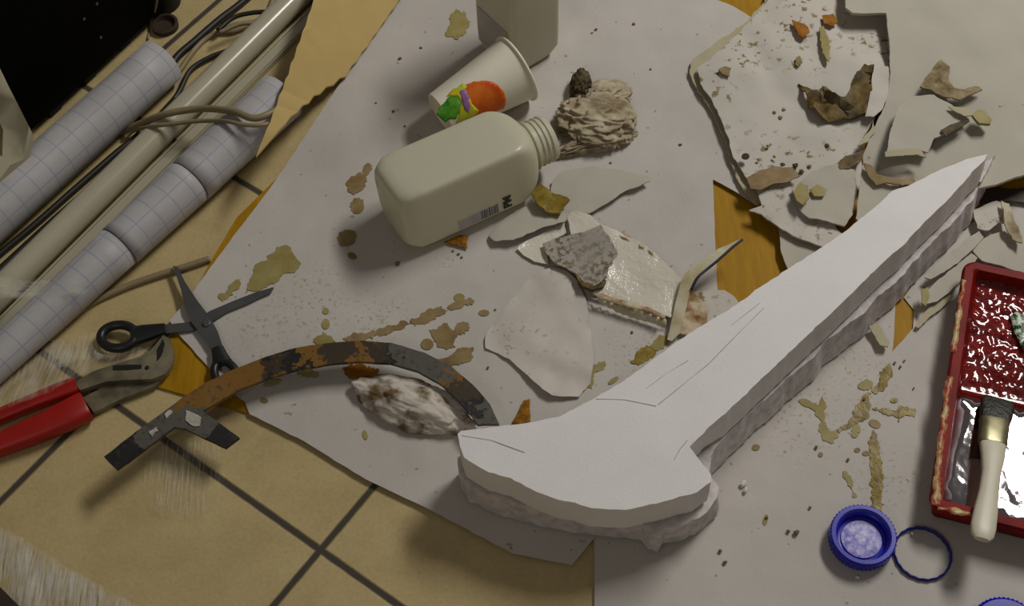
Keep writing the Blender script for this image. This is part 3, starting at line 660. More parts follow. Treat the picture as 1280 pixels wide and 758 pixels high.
# ------------------------------------------------------------------ clear films
def film(lst, mat, label, amp=.003, sc_=26, seed=1.0, name='plastic_film', cat='plastic film', z=.003, soft=.03):
    pts = P(lst, z); bm = sheet_bm(pts, .0002, .006, .006, .002, None, amp, sc_, seed); o = obj(name, bm, mat, None, True)
    a = o.data.attributes.new('fade', 'FLOAT', 'POINT'); ol = dense(pts, .004, 0, 1)
    for i, v in enumerate(o.data.vertices): a.data[i].value = min(1, .12 + min((v.co.xy - q.xy).length for q in ol) / soft)
    return tag(o, label, cat)
film([(-30, 338, .041), (0, 345, .041), (50, 349, .042), (84, 352, .044), (112, 364, .046), (92, 372, .046), (50, 374, .044), (-30, 374, .042)], 'film_band', 'clear tape band across the tubes and paper rolls at left', .0015, 40, 11.0, 'packing_tape', 'tape', soft=.006)
film([(40, 446), (66, 424), (120, 418), (140, 436), (176, 436), (190, 444), (160, 452, .019), (110, 468, .027), (90, 478, .029), (40, 500, .029), (-20, 522, .029), (-30, 500, .006)], 'film', 'crumpled clear film over the upper red grip of the pliers', .004, 34, 12.0)
film([(178, 560), (205, 545), (240, 540), (275, 556), (282, 600), (262, 640), (225, 655), (190, 640), (172, 600)], 'film_scratch', 'small clear stretched film scrap on the tiles below the forked strip', .002, 30, 13.0)
film([(-40, 640), (0, 657), (40, 678), (75, 702), (120, 728), (190, 765), (260, 810), (20, 810), (-40, 700)], 'film', 'streaky clear film strip on the tiles at the lower left corner', .003, 28, 14.0, soft=.008)
bm = sheet_bm(P([(-60, 700), (0, 734), (28, 762), (60, 800), (-60, 820)], .012), .0115, .02, .05); tag(obj('dark_slat', bm, 'brown_dark'), 'dark brown slat end in the lower left corner of the picture', 'slat')

# ------------------------------------------------------------------ bottles
def rsq(a, half, rad):
    ca, sa = abs(math.cos(a)), abs(math.sin(a)); n = 2 / max(.05, min(1, rad / half)) if rad < half else 2
    n = min(n, 15); return half / ((ca ** n + sa ** n) ** (1 / n))
def bottle_bm(m, half, L, neck_r, neck_l, n=160, rad=.4):
    prof = [(0.0, half * .80, .5), (.002, half * .90, .45), (.007, half * .97, .4), (.016, half, .18)]
    for k in range(1, 9): prof.append((.016 + (L - .016) * k / 8, half, .13))
    sh = .034
    for k in range(1, 11):
        t = k / 10; prof.append((L + sh * math.sin(t * PI / 2) * .9 if t < 1 else L + sh * .92, half + (neck_r + .002 - half) * (1 - math.cos(t * PI / 2)), .13 + .87 * t ** 1.6))
    z0 = L + sh * .92
    prof += [(z0 + .003, neck_r, 1), (z0 + neck_l - .001, neck_r, 1), (z0 + neck_l, neck_r - .001, 1), (z0 + neck_l, neck_r - .0025, 1), (z0 + .004, neck_r - .003, 1), (z0 - .03, neck_r - .002, 1)]
    bm = bmesh.new(); rows = []
    for z, h, c in prof:
        row = []
        for k in range(n):
            a = 2 * PI * k / n; row.append(bm.verts.new(m @ Vector((rsq(a, h, h * c) * math.cos(a), rsq(a, h, h * c) * math.sin(a), z))))
        rows.append(row)
    for a, b in zip(rows, rows[1:]):
        for k in range(n): bm.faces.new((a[k], a[(k + 1) % n], b[(k + 1) % n], b[k]))
    bm.faces.new(list(reversed(rows[0]))); bm.faces.new(rows[-1]); return bm, z0
half = .041
q0 = at(487, 260, half + .010); q1 = at(690, 170, half + .010); ax = (q1 - q0); ax.z = 0; ax.normalize()
mB = axis_matrix(q0, q0 + ax, -.15)
bt = thing('plastic_bottle', 'empty milky square plastic bottle lying on its side in front of the paper cup', 'bottle', (q0.x, q0.y, .006))
LB = .142
bm, z0 = bottle_bm(mB, half, LB, .0265, .030); obj('bottle_body', bm, 'hdpe', bt, True, .9)
bm = bmesh.new()
for zz, rr in ((.004, .0295), (.012, .028), (.018, .028), (.024, .028)):
    lathe_bm(bm, [(rr - .003, z0 + zz - .0016), (rr, z0 + zz - .0005), (rr, z0 + zz + .0005), (rr - .003, z0 + zz + .0016)], 48, mB, None, True)
obj('neck_thread', bm, 'hdpe', bt, True)
# printed marks low on the near side face
side = -mB.to_3x3().col[0]; upv = mB.to_3x3().col[1].copy()
def side_pt(along, up):                      # near side face of the lying bottle
    return q0 + ax * along + side * (half + .0006) + upv * up
def plate(a0, a1, u0, u1, mat, name, push=0, parent=None):
    bm = bmesh.new(); v = [bm.verts.new(side_pt(a, u) + side * (push + d)) for d in (-.0004, .0002) for a, u in ((a0, u0), (a1, u0), (a1, u1), (a0, u1))]
    for f in ((0, 1, 2, 3), (7, 6, 5, 4), (0, 4, 5, 1), (1, 5, 6, 2), (2, 6, 7, 3), (3, 7, 4, 0)): bm.faces.new([v[i] for i in f])
    return obj(name, bm, mat, parent or bt)
lab = plate(.062, .112, -.035, -.021, 'label', 'label')
bm = bmesh.new(); a = .090
rb = random.Random(3)
while a < .111:
    w = rb.choice((.0005, .0008, .0012)); h = rb.uniform(-.022, -.020)
    v = [bm.verts.new(side_pt(x, u) + side * .0004) for x, u in ((a, -.034), (a + w, -.034), (a + w, h), (a, h))]; bm.faces.new(v); a += w + rb.choice((.0010, .0016))
for f in list(bm.faces): pass
o = obj('barcode', bm, 'ink', lab)
def text_mesh(body, size, mtx, mat, parent, name, bold=.0):
    cu = bpy.data.curves.new(name, 'FONT'); cu.body = body; cu.size = size; cu.extrude = .0002; cu.offset = bold; cu.align_x = 'CENTER'; cu.align_y = 'CENTER'
    t = bpy.data.objects.new(name + '_tmp', cu); COL.objects.link(t); bpy.context.view_layer.update()
    me = bpy.data.meshes.new_from_object(t.evaluated_get(bpy.context.evaluated_depsgraph_get())); bpy.data.objects.remove(t); bpy.data.curves.remove(cu)
    me.transform(mtx); me.materials.clear(); me.materials.append(MT[mat]); o = bpy.data.objects.new(name, me); COL.objects.link(o); setpar(o, parent); return o
mt = Matrix((upv, -ax, side)).transposed().to_4x4(); mt.translation = side_pt(.124, -.025) + side * .0003
text_mesh('PM', .014, mt, 'ink', bt, 'lettering', .0006)

# standing bottle behind
hb = .037; cB = at(648, 66, 0); cB.z = .0062
mS = Matrix.Translation(cB) @ Matrix.Rotation(.62, 4, 'Z')
bs = thing('plastic_bottle', 'milky grey square plastic bottle standing upright behind the paper cup', 'bottle', cB)
bm, zz0 = bottle_bm(mS, hb, .150, .0265, .030); obj('bottle_body', bm, 'hdpe_grey', bs, True, .9)
# label on the two faces that look towards the viewer
bm = bmesh.new(); uv = [(-.9 + 1.8 * k / 12) for k in range(13)]
def lab_ring(z): return [mS @ Vector(((-hb - .0006), -hb * .8 + hb * 1.6 * k / 10, z)) for k in range(11)]
A_, B_ = lab_ring(.018), lab_ring(.075)
va = [bm.verts.new(p) for p in A_]; vb = [bm.verts.new(p) for p in B_]
for k in range(10): bm.faces.new((va[k], va[k + 1], vb[k + 1], vb[k]))
ls = obj('label', bm, 'label', bs); add_solid(ls, .0003)
bm = bmesh.new()
for r_ in range(5):
    z = .062 - r_ * .008; w = (.8, .65, .75, .5, .6)[r_]
    v = [bm.verts.new(mS @ Vector((-hb - .0010, y, zz))) for y, zz in ((hb * .7, z), (hb * (.7 - w * 1.2), z), (hb * (.7 - w * 1.2), z + .0011), (hb * .7, z + .0011))]; bm.faces.new(v)
obj('print_line', bm, 'pencil', ls)
bm = bmesh.new(); lathe_bm(bm, [(zr, zz_) for zr, zz_ in ((.0295, 0), (.0295, .018), (.026, .021))], 48, Matrix.Translation(cB + Vector((0, 0, zz0 + .012))), lambda a, j: .0006 * math.cos(a * 40)); obj('screw_cap', bm, 'blue', bs, True, .5)

# ------------------------------------------------------------------ paper cup lying on its side
rr, rbse = .0405, .027
k0 = at(551, 143, rbse + .008); k1 = at(646, 86, rr + .0075)
mC = axis_matrix(k0, k1); LC = (k1 - k0).length
cup = thing('paper_cup', 'white paper cup with a fruit picture lying on its side behind the milky bottle', 'cup', (k0.x, k0.y, .006))
t_ = .0006
bm = lathe_bm(bmesh.new(), [(rbse - .003, .004), (rbse - .003, 0), (rbse, 0), (rr, LC), (rr - t_, LC), (rbse - t_, .005), (rbse - t_, .0052)], 72, mC); obj('cup_wall', bm, 'cup', cup, True, .6)
bm = bmesh.new(); R_ = .0018; n = 72; rows = []
for k in range(n):
    a = 2 * PI * k / n; rows.append([bm.verts.new(mC @ Vector(((rr + R_ * .6 + R_ * math.cos(b)) * math.cos(a), (rr + R_ * .6 + R_ * math.cos(b)) * math.sin(a), LC + R_ * math.sin(b)))) for b in [2 * PI * j / 10 for j in range(10)]])
for k in range(n):
    for j in range(10): bm.faces.new((rows[k][j], rows[(k + 1) % n][j], rows[(k + 1) % n][(j + 1) % 10], rows[k][(j + 1) % 10]))
obj('rolled_rim', bm, 'cup', cup, True)
def cone_hit(px, py):
    """pixel -> (angle, axial) on the cup wall"""
    im = mC.inverted(); o_ = im @ CAM; d = (im.to_3x3() @ ray(px, py)).normalized(); s = (rr - rbse) / LC
    lo_, best = None, None; prev = None; t = (k0 - CAM).length - .2
    while t < (k0 - CAM).length + .2:
        p = o_ + d * t; f = math.hypot(p.x, p.y) - (rbse + s * p.z)
        if f < 0: return math.atan2(p.y, p.x), p.z
        t += .0004
    return None
def decal(lst, mat, name, lift, parent):
    uvp = [cone_hit(*p) for p in lst]; uvp = [u for u in uvp if u]; a0 = uvp[0][0]
    uvp = [((u[0] - a0 + PI) % (2 * PI) - PI, u[1]) for u in uvp]; s = (rr - rbse) / LC; RR = .034
    bm = sheet_bm([Vector((u[0] * RR, u[1], 0)) for u in uvp], .0002, .002, .003, .0014)
    for v in bm.verts:
        a = v.co.x / RR + a0; z = v.co.y; r_ = rbse + s * z + lift + v.co.z; v.co = mC @ Vector((r_ * math.cos(a), r_ * math.sin(a), z))
    return obj(name, bm, mat, parent, True)
decal([(574, 112), (582, 106), (592, 102), (602, 101), (613, 102), (622, 106), (629, 114), (632, 124), (630, 135), (612, 142), (590, 146), (582, 138), (577, 126)], 'orange', 'fruit_print', .0004, cup)
decal([(545, 143), (550, 134), (556, 128), (560, 122), (567, 119), (572, 114), (576, 119), (574, 127), (578, 134), (573, 142), (570, 149), (562, 149), (556, 154), (551, 148)], 'green', 'leaf_print', .0004, cup)
decal([(558, 121), (566, 112), (572, 110), (579, 104), (584, 108), (580, 114), (586, 120), (590, 130), (598, 138), (592, 146), (580, 149), (570, 154), (574, 140), (577, 130), (572, 120)], 'yellow', 'fruit_print', .0006, cup)
decal([(575, 114), (582, 112), (586, 121), (588, 133), (586, 141), (581, 138), (577, 127)], 'purple', 'fruit_print', .0008, cup)

# ------------------------------------------------------------------ crumpled tissue
tis = thing('crumpled_tissue', 'crumpled brownish tissue wad lying beside the bottle neck', 'tissue', at(745, 150, .006))
c = at(745, 152, .014); obj('wad', blob_bm((c.x, c.y, .014), .036, .033, .016, -.2, .42, 2.6, 2.2, 6, .0055), 'tissue', tis, True)
c = at(726, 112, .012); obj('glue_soaked_tip', blob_bm((c.x, c.y, .013), .010, .021, .013, -.1, .45, 2.6, 6.2, 5, .0055), 'tissue_dark', tis, True)
c = at(755, 122, .010); obj('fold', blob_bm((c.x, c.y, .010), .026, .018, .013, .2, .45, 3.2, 9.2, 5, .0055), 'tissue', tis, True)
c = at(782, 158, .010); obj('fold', blob_bm((c.x, c.y, .009), .009, .020, .010, -.35, .4, 3.2, 12.2, 5, .0055), 'tissue', tis, True)
c = at(742, 180, .010); obj('fold', blob_bm((c.x, c.y, .009), .040, .009, .010, .28, .45, 3.4, 15.2, 5, .0055), 'tissue', tis, True)

# ------------------------------------------------------------------ scraps in the middle
scrap('paper_scrap', [(688, 238), (690, 226), (702, 214), (740, 208), (775, 212), (804, 218), (813, 225, .010), (800, 232, .010), (783, 237, .009), (764, 250, .009), (736, 266, .007), (708, 267), (700, 252)], 'beige', 'pointed beige paper scrap beside the mouth of the lying bottle', 'paper scrap', .004, seed=21)
scrap('paper_scrap', [(611, 294, .006), (622, 280), (645, 262), (668, 252), (690, 258), (712, 264, .012), (706, 277, .014), (680, 283, .013), (662, 290, .013), (642, 299, .012), (618, 300, .010)], 'beige', 'beige scrap with a curled-up lower edge below the lying bottle', 'paper scrap', .005, seed=22)
scrap('glue_blob', [(664, 240), (676, 230), (688, 240), (700, 244), (712, 250), (704, 258), (700, 268), (686, 266), (672, 256)], 'glue_wet', 'olive glue blob joining the two beige scraps under the bottle shoulder', 'glue blob', .014, .004, .002, .003, 60, 23)
scrap('shell_scrap', [(646, 310), (658, 300), (680, 290), (706, 278), (708, 290), (690, 300), (684, 318), (686, 330), (668, 326), (654, 318)], 'enamel', 'small white shiny scrap left of the grey gritty scrap', 'scrap', .0035, seed=24)
shell = scrap('shell_scrap', [(708, 268, .006), (720, 264, .010), (738, 268, .012), (752, 280, .014), (776, 289, .014), (800, 302, .015), (818, 315, .016), (836, 332, .016), (850, 347, .016), (862, 360, .014), (852, 386, .010), (838, 398, .010), (808, 384, .009), (775, 376, .008), (752, 371, .008), (741, 368, .008), (744, 340, .014), (716, 300, .012)], 'enamel', 'glossy white shell piece with rust-brown edges in the middle of the scraps', 'scrap', .006, .002, .0008, .003, 14, 25)
obj('curled_edge', sheet_bm(on_paper([(738, 371, .009), (756, 372, .014), (776, 377, .015), (806, 384, .016), (834, 397, .016), (833, 409, .005), (806, 401, .004), (775, 391, .004), (752, 380, .004)]), .0012, .004, .006, .0006, psurf, .0008, 50, 26), 'curl', shell, True)
obj('rust_edge', sheet_bm(on_paper([(741, 367, .0165), (752, 366, .0165), (766, 371, .0165), (790, 378, .0172), (812, 384, .0175), (832, 394, .0175), (831, 398, .0175), (808, 389, .0172), (775, 379, .0165), (748, 372, .0165)]), .0008, .003, .006, .0012, psurf, .0004, 50, 27), 'enamel_edge', shell, True)
for lst in ([(776, 288), (786, 292), (790, 297), (780, 293)], [(800, 302), (806, 305), (806, 309), (800, 307)], [(810, 310), (816, 314), (818, 318), (812, 314)]):
    obj('rust_spot', sheet_bm(on_paper([(x, y, .0185) for x, y in lst]), .0004, .003, .006, .0006, psurf, .0002, 50, 28), 'enamel_edge', shell)
scrap('grey_scrap', [(678, 304, .009), (695, 297, .011), (719, 292, .015), (735, 288, .019), (751, 281, .021), (762, 298, .022), (772, 317, .022), (762, 330, .021), (759, 346, .019), (744, 357, .017), (733, 356, .016), (722, 344, .015), (708, 336, .013), (694, 330, .012), (684, 318, .010)], 'grey_scrap', 'grey gritty crumpled scrap lying on the corner of the glossy white shell', 'scrap', .010, .0014, .0018, .004, 22, 29)
scrap('glue_blob', [(718, 340), (732, 346), (750, 345), (758, 350), (754, 358), (740, 362), (728, 358)], 'muck', 'dark brown glue blob under the near edge of the grey gritty scrap', 'glue blob', .012, .004, .001, .002, 60, 30)
scrap('thin_paper', [(607, 422), (614, 408), (624, 396), (640, 374), (658, 352), (673, 340), (690, 335), (708, 340), (722, 352), (733, 378), (738, 410), (742, 450), (738, 480), (724, 497), (704, 499), (690, 498), (678, 490), (660, 472), (640, 453), (622, 442), (607, 436)], 'thin_scrap', 'large thin damp greyish paper piece left of the glossy shell', 'paper scrap', .0025, .0008, .0010, .005, 20, 31)
crl = scrap('shell_curl', [(929, 297, .034), (914, 303, .034), (897, 311, .032), (880, 323, .029), (864, 334, .027), (855, 342, .026), (850, 356, .023), (843, 384, .018), (838, 408, .010), (834, 424, .007), (840, 426, .007), (850, 416, .010), (857, 388, .018), (863, 362, .025), (872, 346, .029), (897, 325, .032), (916, 308, .034)], 'curl', 'curved yellowish sliver sticking up by the foam hammer, dark blue along one edge', 'scrap', .006, .0016, .0004, .0006, 30, 32)
obj('blue_edge', tube_bm(bmesh.new(), smooth_path([Vector((p.x, p.y, p.z + psurf(p.x, p.y) + .0008)) for p in on_paper([(864, 362, .025), (872, 347, .029), (884, 336, .0305), (897, 325.5, .032), (916, 308.5, .034), (928, 299, .0345)])]), .0016, 8), 'blue_edge', crl, True)
scrap('shell_scrap', [(860, 362, .012), (868, 366, .015), (880, 376, .014), (885, 388, .012), (884, 402, .010), (872, 412, .008), (860, 419, .006), (850, 416, .008), (856, 392, .012)], 'enamel_edge', 'brown-edged shiny shell bit beside the foot of the yellowish sliver', 'scrap', .004, .002, .0006, .001, 40, 33)
scrap('paper_scrap', [(866, 364), (884, 362), (906, 362), (918, 370), (924, 378), (905, 392), (880, 408), (882, 390), (876, 374)], 'plaster', 'small plain white paper bit between the foam hammer and the brown-edged shell bit', 'paper scrap', .004, .001, .0008, .001, 40, 34)

# ------------------------------------------------------------------ torn plaster skins at the upper right
scrap('plaster_backing', [(962, -30), (956, 2), (930, 30), (905, 45), (885, 60), (864, 76), (862, 90), (872, 112), (884, 128), (894, 146), (904, 168), (912, 194), (920, 222), (930, 240), (946, 256), (966, 248), (980, 120), (1010, 0), (1010, -30)], 'backing', 'beige torn backing strip showing along the left edge of the white plaster skin', 'plaster skin', .004, .003, .0022, .001, 30, 41)
scrap('plaster_skin', [(970, -30, .016), (958, 4, .016), (940, 24, .017), (918, 46, .018), (899, 64, .018), (872, 84, .016), (878, 106, .015), (890, 124, .013), (900, 146, .013), (910, 172, .012), (917, 198, .012), (930, 220, .012), (945, 238), (952, 250), (1000, 246), (1060, 250), (1092, 218), (1080, 196), (1078, 176), (1092, 150, .018), (1104, 128, .02), (1110, 84, .02), (1114, 40, .010), (1114, -10, .008), (1050, -30, .010)], 'plaster', 'big torn white plaster skin spattered brown, at the top right', 'plaster skin', .010, .002, .0022, .004, 14, 42)
scrap('torn_flap', [(998, 103), (1006, 118), (1010, 132), (1028, 152), (1050, 151), (1070, 147), (1085, 144), (1088, 120), (1093, 82), (1080, 82), (1070, 92), (1064, 110), (1056, 122), (1040, 118), (1027, 110), (1022, 122)], 'muck', 'dark brown glue-soaked torn flap on the white plaster skin', 'torn flap', .018, .003, .0022, .010, 34, 43)
scrap('torn_flap', [(1028, 110, .036), (1040, 114, .038), (1054, 124, .036), (1068, 134, .032), (1060, 140, .026), (1044, 134, .026), (1030, 122, .028)], 'tissue_dark', 'blackened fold standing up within the brown torn flap', 'torn flap', .022, .002, .001, .003, 50, 44)
scrap('plaster_chip', [(1093, 80), (1110, 84), (1112, 110), (1104, 134), (1092, 146), (1082, 144), (1088, 116)], 'plaster', 'narrow white plaster tongue right of the brown torn flap', 'plaster chip', .026, .0016, .001, .002, 40, 45)
bm = sheet_bm(on_paper([(1058, -40, .034), (1057, 8, .036), (1066, 15, .036), (1108, 16, .034), (1112, 60, .030), (1112, 100, .028), (1106, 132, .026), (1092, 160, .022), (1078, 198, .014), (1080, 224, .014), (1130, 238, .022), (1180, 236, .030), (1215, 236, .034), (1245, 230, .036), (1290, 214, .036), (1420, 160, .03), (1420, -60, .03)]), .004, .005, .012, .0012, psurf, .003, 12, 46, 4, .0006)
for v in bm.verts: pass
tag(obj('plaster_skin', bm, 'beige', None, True, .8), 'wide smooth beige plaster skin with a rounded near edge, filling the top right corner', 'plaster skin')
scrap('torn_flap', [(1150, 108, .046), (1158, 96), (1170, 80), (1176, 75), (1187, 84), (1186, 100), (1192, 110), (1206, 112), (1218, 108), (1228, 112, .042), (1216, 118), (1200, 124), (1184, 122), (1168, 116)], 'soaked', 'brown soaked tear with a thin tail on the beige plaster skin', 'torn flap', .040, .002, .0014, .004, 50, 47)
scrap('plaster_chip', [(1108, 192), (1114, 160), (1124, 132), (1140, 118), (1168, 118), (1190, 130), (1212, 148), (1190, 164), (1168, 172), (1160, 190), (1148, 186), (1130, 188)], 'beige', 'flat beige plate peeling off the beige plaster skin below the brown tear', 'plaster chip', .040, .002, .0012, .002, 20, 48)
scrap('plaster_chip', [(1186, 132), (1208, 134), (1215, 136), (1215, 144), (1206, 145), (1196, 140)], 'backing', 'olive sliver right of the flat peeling beige plate', 'plaster chip', .046, .0015, .0008, .001, 60, 49)
scrap('plaster_chip', [(1215, 144), (1222, 137), (1232, 140), (1240, 150), (1238, 155), (1224, 154)], 'glue', 'yellowish crumb on the beige plaster skin at the end of the olive sliver', 'plaster chip', .042, .004, .001, .002, 60, 50)
scrap('plaster_chip', [(1176, 162), (1188, 155), (1205, 150), (1213, 150), (1204, 157), (1192, 163), (1182, 170)], 'tissue_dark', 'dark narrow sliver below the olive one on the beige plaster skin', 'plaster chip', .044, .0015, .0008, .001, 60, 51)
scrap('plaster_chip', [(1106, 190), (1130, 186), (1150, 186), (1158, 196), (1146, 193), (1128, 195), (1107, 196)], 'backing', 'dull beige strip below the flat peeling plate', 'plaster chip', .045, .0015, .0008, .001, 60, 52)
scrap('plaster_chip', [(1080, 204), (1090, 208), (1096, 218), (1110, 222), (1128, 224), (1140, 220), (1146, 228), (1128, 232), (1108, 228), (1096, 230), (1086, 220)], 'glue_brown', 'brown curled crumb strip beside the tip of the foam hammer', 'plaster chip', .036, .002, .0012, .002, 60, 53)
scrap('plaster_chip', [(936, 263, .014), (952, 258), (948, 245), (962, 236), (988, 234), (1004, 244), (1026, 262), (1044, 282), (1056, 296), (1030, 308), (1000, 298), (974, 284), (952, 268)], 'plaster', 'white plaster chip with a pointed corner hanging over the wood gap', 'plaster chip', .013, .0022, .0012, .002, 30, 54)
scrap('plaster_chip', [(990, 236), (1002, 226), (1016, 214), (1046, 206), (1068, 212), (1072, 240), (1066, 268), (1056, 282), (1034, 276), (1012, 272), (1000, 262)], 'beige', 'rounded beige plaster chip on the lower end of the white plaster skin', 'plaster chip', .020, .0022, .0014, .002, 30, 55)
scrap('plaster_chip', [(974, 284), (1000, 298), (1018, 296), (1034, 286), (1050, 290), (1066, 300), (1040, 325), (1016, 340), (985, 335), (976, 312)], 'beige', 'beige plaster chip tucked under the foam hammer beside the wood gap', 'plaster chip', .006, .002, .0012, .001, 30, 56)
scrap('plaster_chip', [(1078, 206), (1094, 222), (1112, 232), (1140, 232), (1100, 262), (1078, 280), (1070, 272), (1074, 240)], 'beige', 'triangular beige plaster chip against the upper side of the foam hammer shaft', 'plaster chip', .030, .002, .0012, .001, 30, 57)
scrap('plaster_chip', [(992, 240), (1000, 228), (1010, 232), (1012, 246), (1004, 256), (996, 250)], 'glue', 'small yellowish rounded chip between the pointed and the rounded plaster chips', 'plaster chip', .028, .0025, .0012, .002, 60, 58)
for (x, y, r) in [(978, 206, .0030), (986, 212, .0024), (994, 207, .0034), (1002, 214, .0028), (1012, 208, .0024), (968, 196, .0020), (960, 182, .0022), (976, 146, .0026), (968, 140, .0020), (980, 136, .0022), (1034, 182, .0024), (948, 200, .0020), (1022, 222, .0030), (1040, 224, .0034), (1052, 226, .0026)]:
    p = at(x, y, .022); bm = bmesh.new(); bmesh.ops.create_icosphere(bm, subdivisions=2, radius=r)
    for v in bm.verts: v.co *= 1 + .5 * noise.noise(v.co * 400 + Vector((x, y, 0))); v.co.z *= .5
    bm.transform(Matrix.Translation((p.x, p.y, psurf(p.x, p.y) + .0165))); tag(obj('glue_clot', bm, 'tissue_dark' if x % 4 else 'glue_brown', None, True), 'small glue clot speckling the lower half of the white plaster skin', 'glue clot', 'glue clots on the white plaster skin')
for i, (lst, m, l) in enumerate([
    ([(934, 222), (948, 214), (966, 208), (990, 210), (1000, 220), (984, 228), (968, 230), (950, 238), (938, 236)], 'glue_brown', 'brownish glue patch along the lower left of the white plaster skin'),
    ([(1045, 206), (1056, 196), (1072, 192), (1082, 186), (1076, 202), (1062, 210), (1050, 212)], 'muck', 'rusty brown clot at the lower right of the white plaster skin'),
    ([(1088, 162), (1092, 150), (1094, 164), (1084, 178), (1072, 182), (1080, 170)], 'backing', 'olive sliver along the lower right tear of the white plaster skin'),
    ([(990, 24), (1000, 28), (1010, 34), (1012, 40), (1004, 48), (998, 44), (994, 34)], 'amber', 'amber stain crust near the top of the white plaster skin'),
    ([(1028, 18), (1042, 16), (1048, 26), (1040, 32), (1030, 28)], 'amber', 'amber crust beside the top edge gap of the white plaster skin'),
    ([(1024, 34), (1030, 32), (1038, 60), (1036, 78), (1028, 66)], 'glue', 'olive streak running down the white plaster skin'),
    ([(995, 72), (1000, 70), (1003, 78), (998, 83), (994, 80)], 'muck', 'small dark clot in the middle of the white plaster skin'),
    (oval(932, 195, 5, 4), 'muck', 'round dark clot near the left edge of the white plaster skin'),
    ([(898, 86), (906, 82), (914, 84), (912, 94), (904, 92)], 'glue_brown', 'pale brown clot near the left corner of the white plaster skin'),
    ([(1012, 236), (1022, 230), (1034, 236), (1030, 244), (1018, 244)], 'glue', 'olive glue clot on the rounded beige plaster chip')]):
    scrap('glue_crust', lst, m, l, 'glue crust', .022 if i < 9 else .026, .0015, .0016, .001, 60, 60 + i)

# scraps between hammer tip and tray
scrap('plaster_chip', [(1216, 262, .012), (1228, 258), (1246, 250), (1258, 254), (1262, 280), (1248, 278), (1236, 288), (1222, 284)], 'plaster', 'white plaster chip below the shadowed edge of the beige plaster skin', 'plaster chip', .010, .002, .0014, .002, 40, 71)
scrap('plaster_chip', [(1252, 250), (1262, 254), (1268, 272), (1276, 292), (1278, 304), (1266, 298), (1256, 278)], 'tissue', 'brown crusty strip at the right edge above the red tray', 'plaster chip', .018, .002, .0018, .003, 60, 72)
scrap('plaster_chip', [(1226, 300), (1240, 292), (1256, 288), (1276, 302), (1300, 320), (1300, 345), (1260, 334), (1228, 326), (1216, 312)], 'beige', 'beige plaster chip just behind the far rim of the red tray', 'plaster chip', .008, .002, .0012, .002, 30, 73)
scrap('plaster_chip', [(1156, 346), (1180, 322), (1206, 300), (1224, 288), (1230, 296), (1218, 310), (1200, 326), (1180, 340), (1164, 348)], 'beige', 'long thin beige plaster strip beside the lower slab of the foam hammer', 'plaster chip', .010, .002, .0010, .002, 40, 74)
scrap('plaster_chip', [(1156, 380), (1160, 362), (1174, 348), (1196, 332), (1214, 316), (1222, 322), (1210, 340), (1196, 356), (1182, 368), (1172, 376)], 'beige', 'jagged beige plaster chip at the far corner of the red tray', 'plaster chip', .008, .002, .0014, .002, 40, 75)
scrap('plaster_chip', [(1144, 408), (1158, 388), (1170, 378), (1186, 366), (1192, 370), (1176, 386), (1160, 398), (1148, 410)], 'backing', 'dull brownish strip running from the wood gap to the red tray', 'plaster chip', .003, .0016, .0012, .001, 40, 76)
scrap('plaster_chip', [(1152, 362), (1160, 358), (1162, 372), (1158, 382), (1152, 378)], 'glue', 'small olive chip at the end of the jagged beige chip', 'plaster chip', .014, .002, .0012, .001, 40, 77)
scrap('plaster_chip', [(1086, 408), (1096, 404), (1104, 414), (1112, 428), (1110, 434), (1100, 432), (1094, 420)], 'backing', 'curled olive chip below the foam hammer left of the small wood gap', 'plaster chip', .006, .002, .0010, .002, 40, 78)
scrap('plaster_chip', [(1215, 230), (1240, 232), (1262, 236), (1300, 232), (1300, 256), (1262, 250), (1244, 252), (1226, 254)], 'brown_dark', 'dark brown sheet standing in for the shadowed gap under the near edge of the beige plaster skin', 'plaster chip', .004, .0015, .0012, .001, 40, 79)  # dark sheet laid in for the shade of the gap, not a chip

# ------------------------------------------------------------------ paint tray
HT = .042
tl = at(1206, 323, HT); bl = at(1161, 634, HT); v_ = (tl - bl); v_.z = 0; TL = v_.length; v_.normalize(); u_ = Vector((v_.y, -v_.x, 0)); TW = .19
base = Vector((bl.x, bl.y, 0))
tray = thing('paint_tray', 'red plastic paint tray with grey paint and a wet ramp at the right edge', 'paint tray', (bl.x, bl.y, .005))
split = TL * .50
def sdf(u, v, r=.014):
    dx = abs(u - TW / 2) - TW / 2 + r; dy = abs(v - TL / 2) - TL / 2 + r
    return math.hypot(max(dx, 0), max(dy, 0)) + min(max(dx, dy), 0) - r
def tz(u, v):
    d = -sdf(u, v)
    if v > split + .004: inner = .016 + .012 * (v - split) / (TL - split)
    elif v > split - .004: inner = .011 + .006 * math.sin((v - split + .004) / .008 * PI / 2)
    else: inner = .008
    inner2 = inner
    if v > split + .008:
        inner2 += .0022 * max(0, math.sin(u * 420 + 2 * math.sin(v * 160))) * max(0, math.sin(v * 420)) + .0016 * nz(u, v, 160, 2)
    lip = .011
    if d < .0025: return HT - .004 + .004 * math.sqrt(max(0, 1 - (1 - d / .0025) ** 2))
    if d < lip: return HT
    t = min(1, (d - lip) / .009); return HT + (inner2 - HT) * (t * t * (3 - 2 * t)) ** .8
bm = bmesh.new(); g = {}; st = .0022; NU, NV = int(TW / st) + 1, int(TL / st) + 1
for i in range(NU + 1):
    for j in range(NV + 1):
        u, v = TW * i / NU, TL * j / NV; d = sdf(u, v)
        if d > 0:
            cu = min(max(u, .014), TW - .014); cv = min(max(v, .014), TL - .014); k = .014 / math.hypot(u - cu, v - cv); u, v = cu + (u - cu) * k, cv + (v - cv) * k
        p = base + u_ * u + v_ * v; g[i, j] = (bm.verts.new((p.x, p.y, tz(u, v))), u, v)
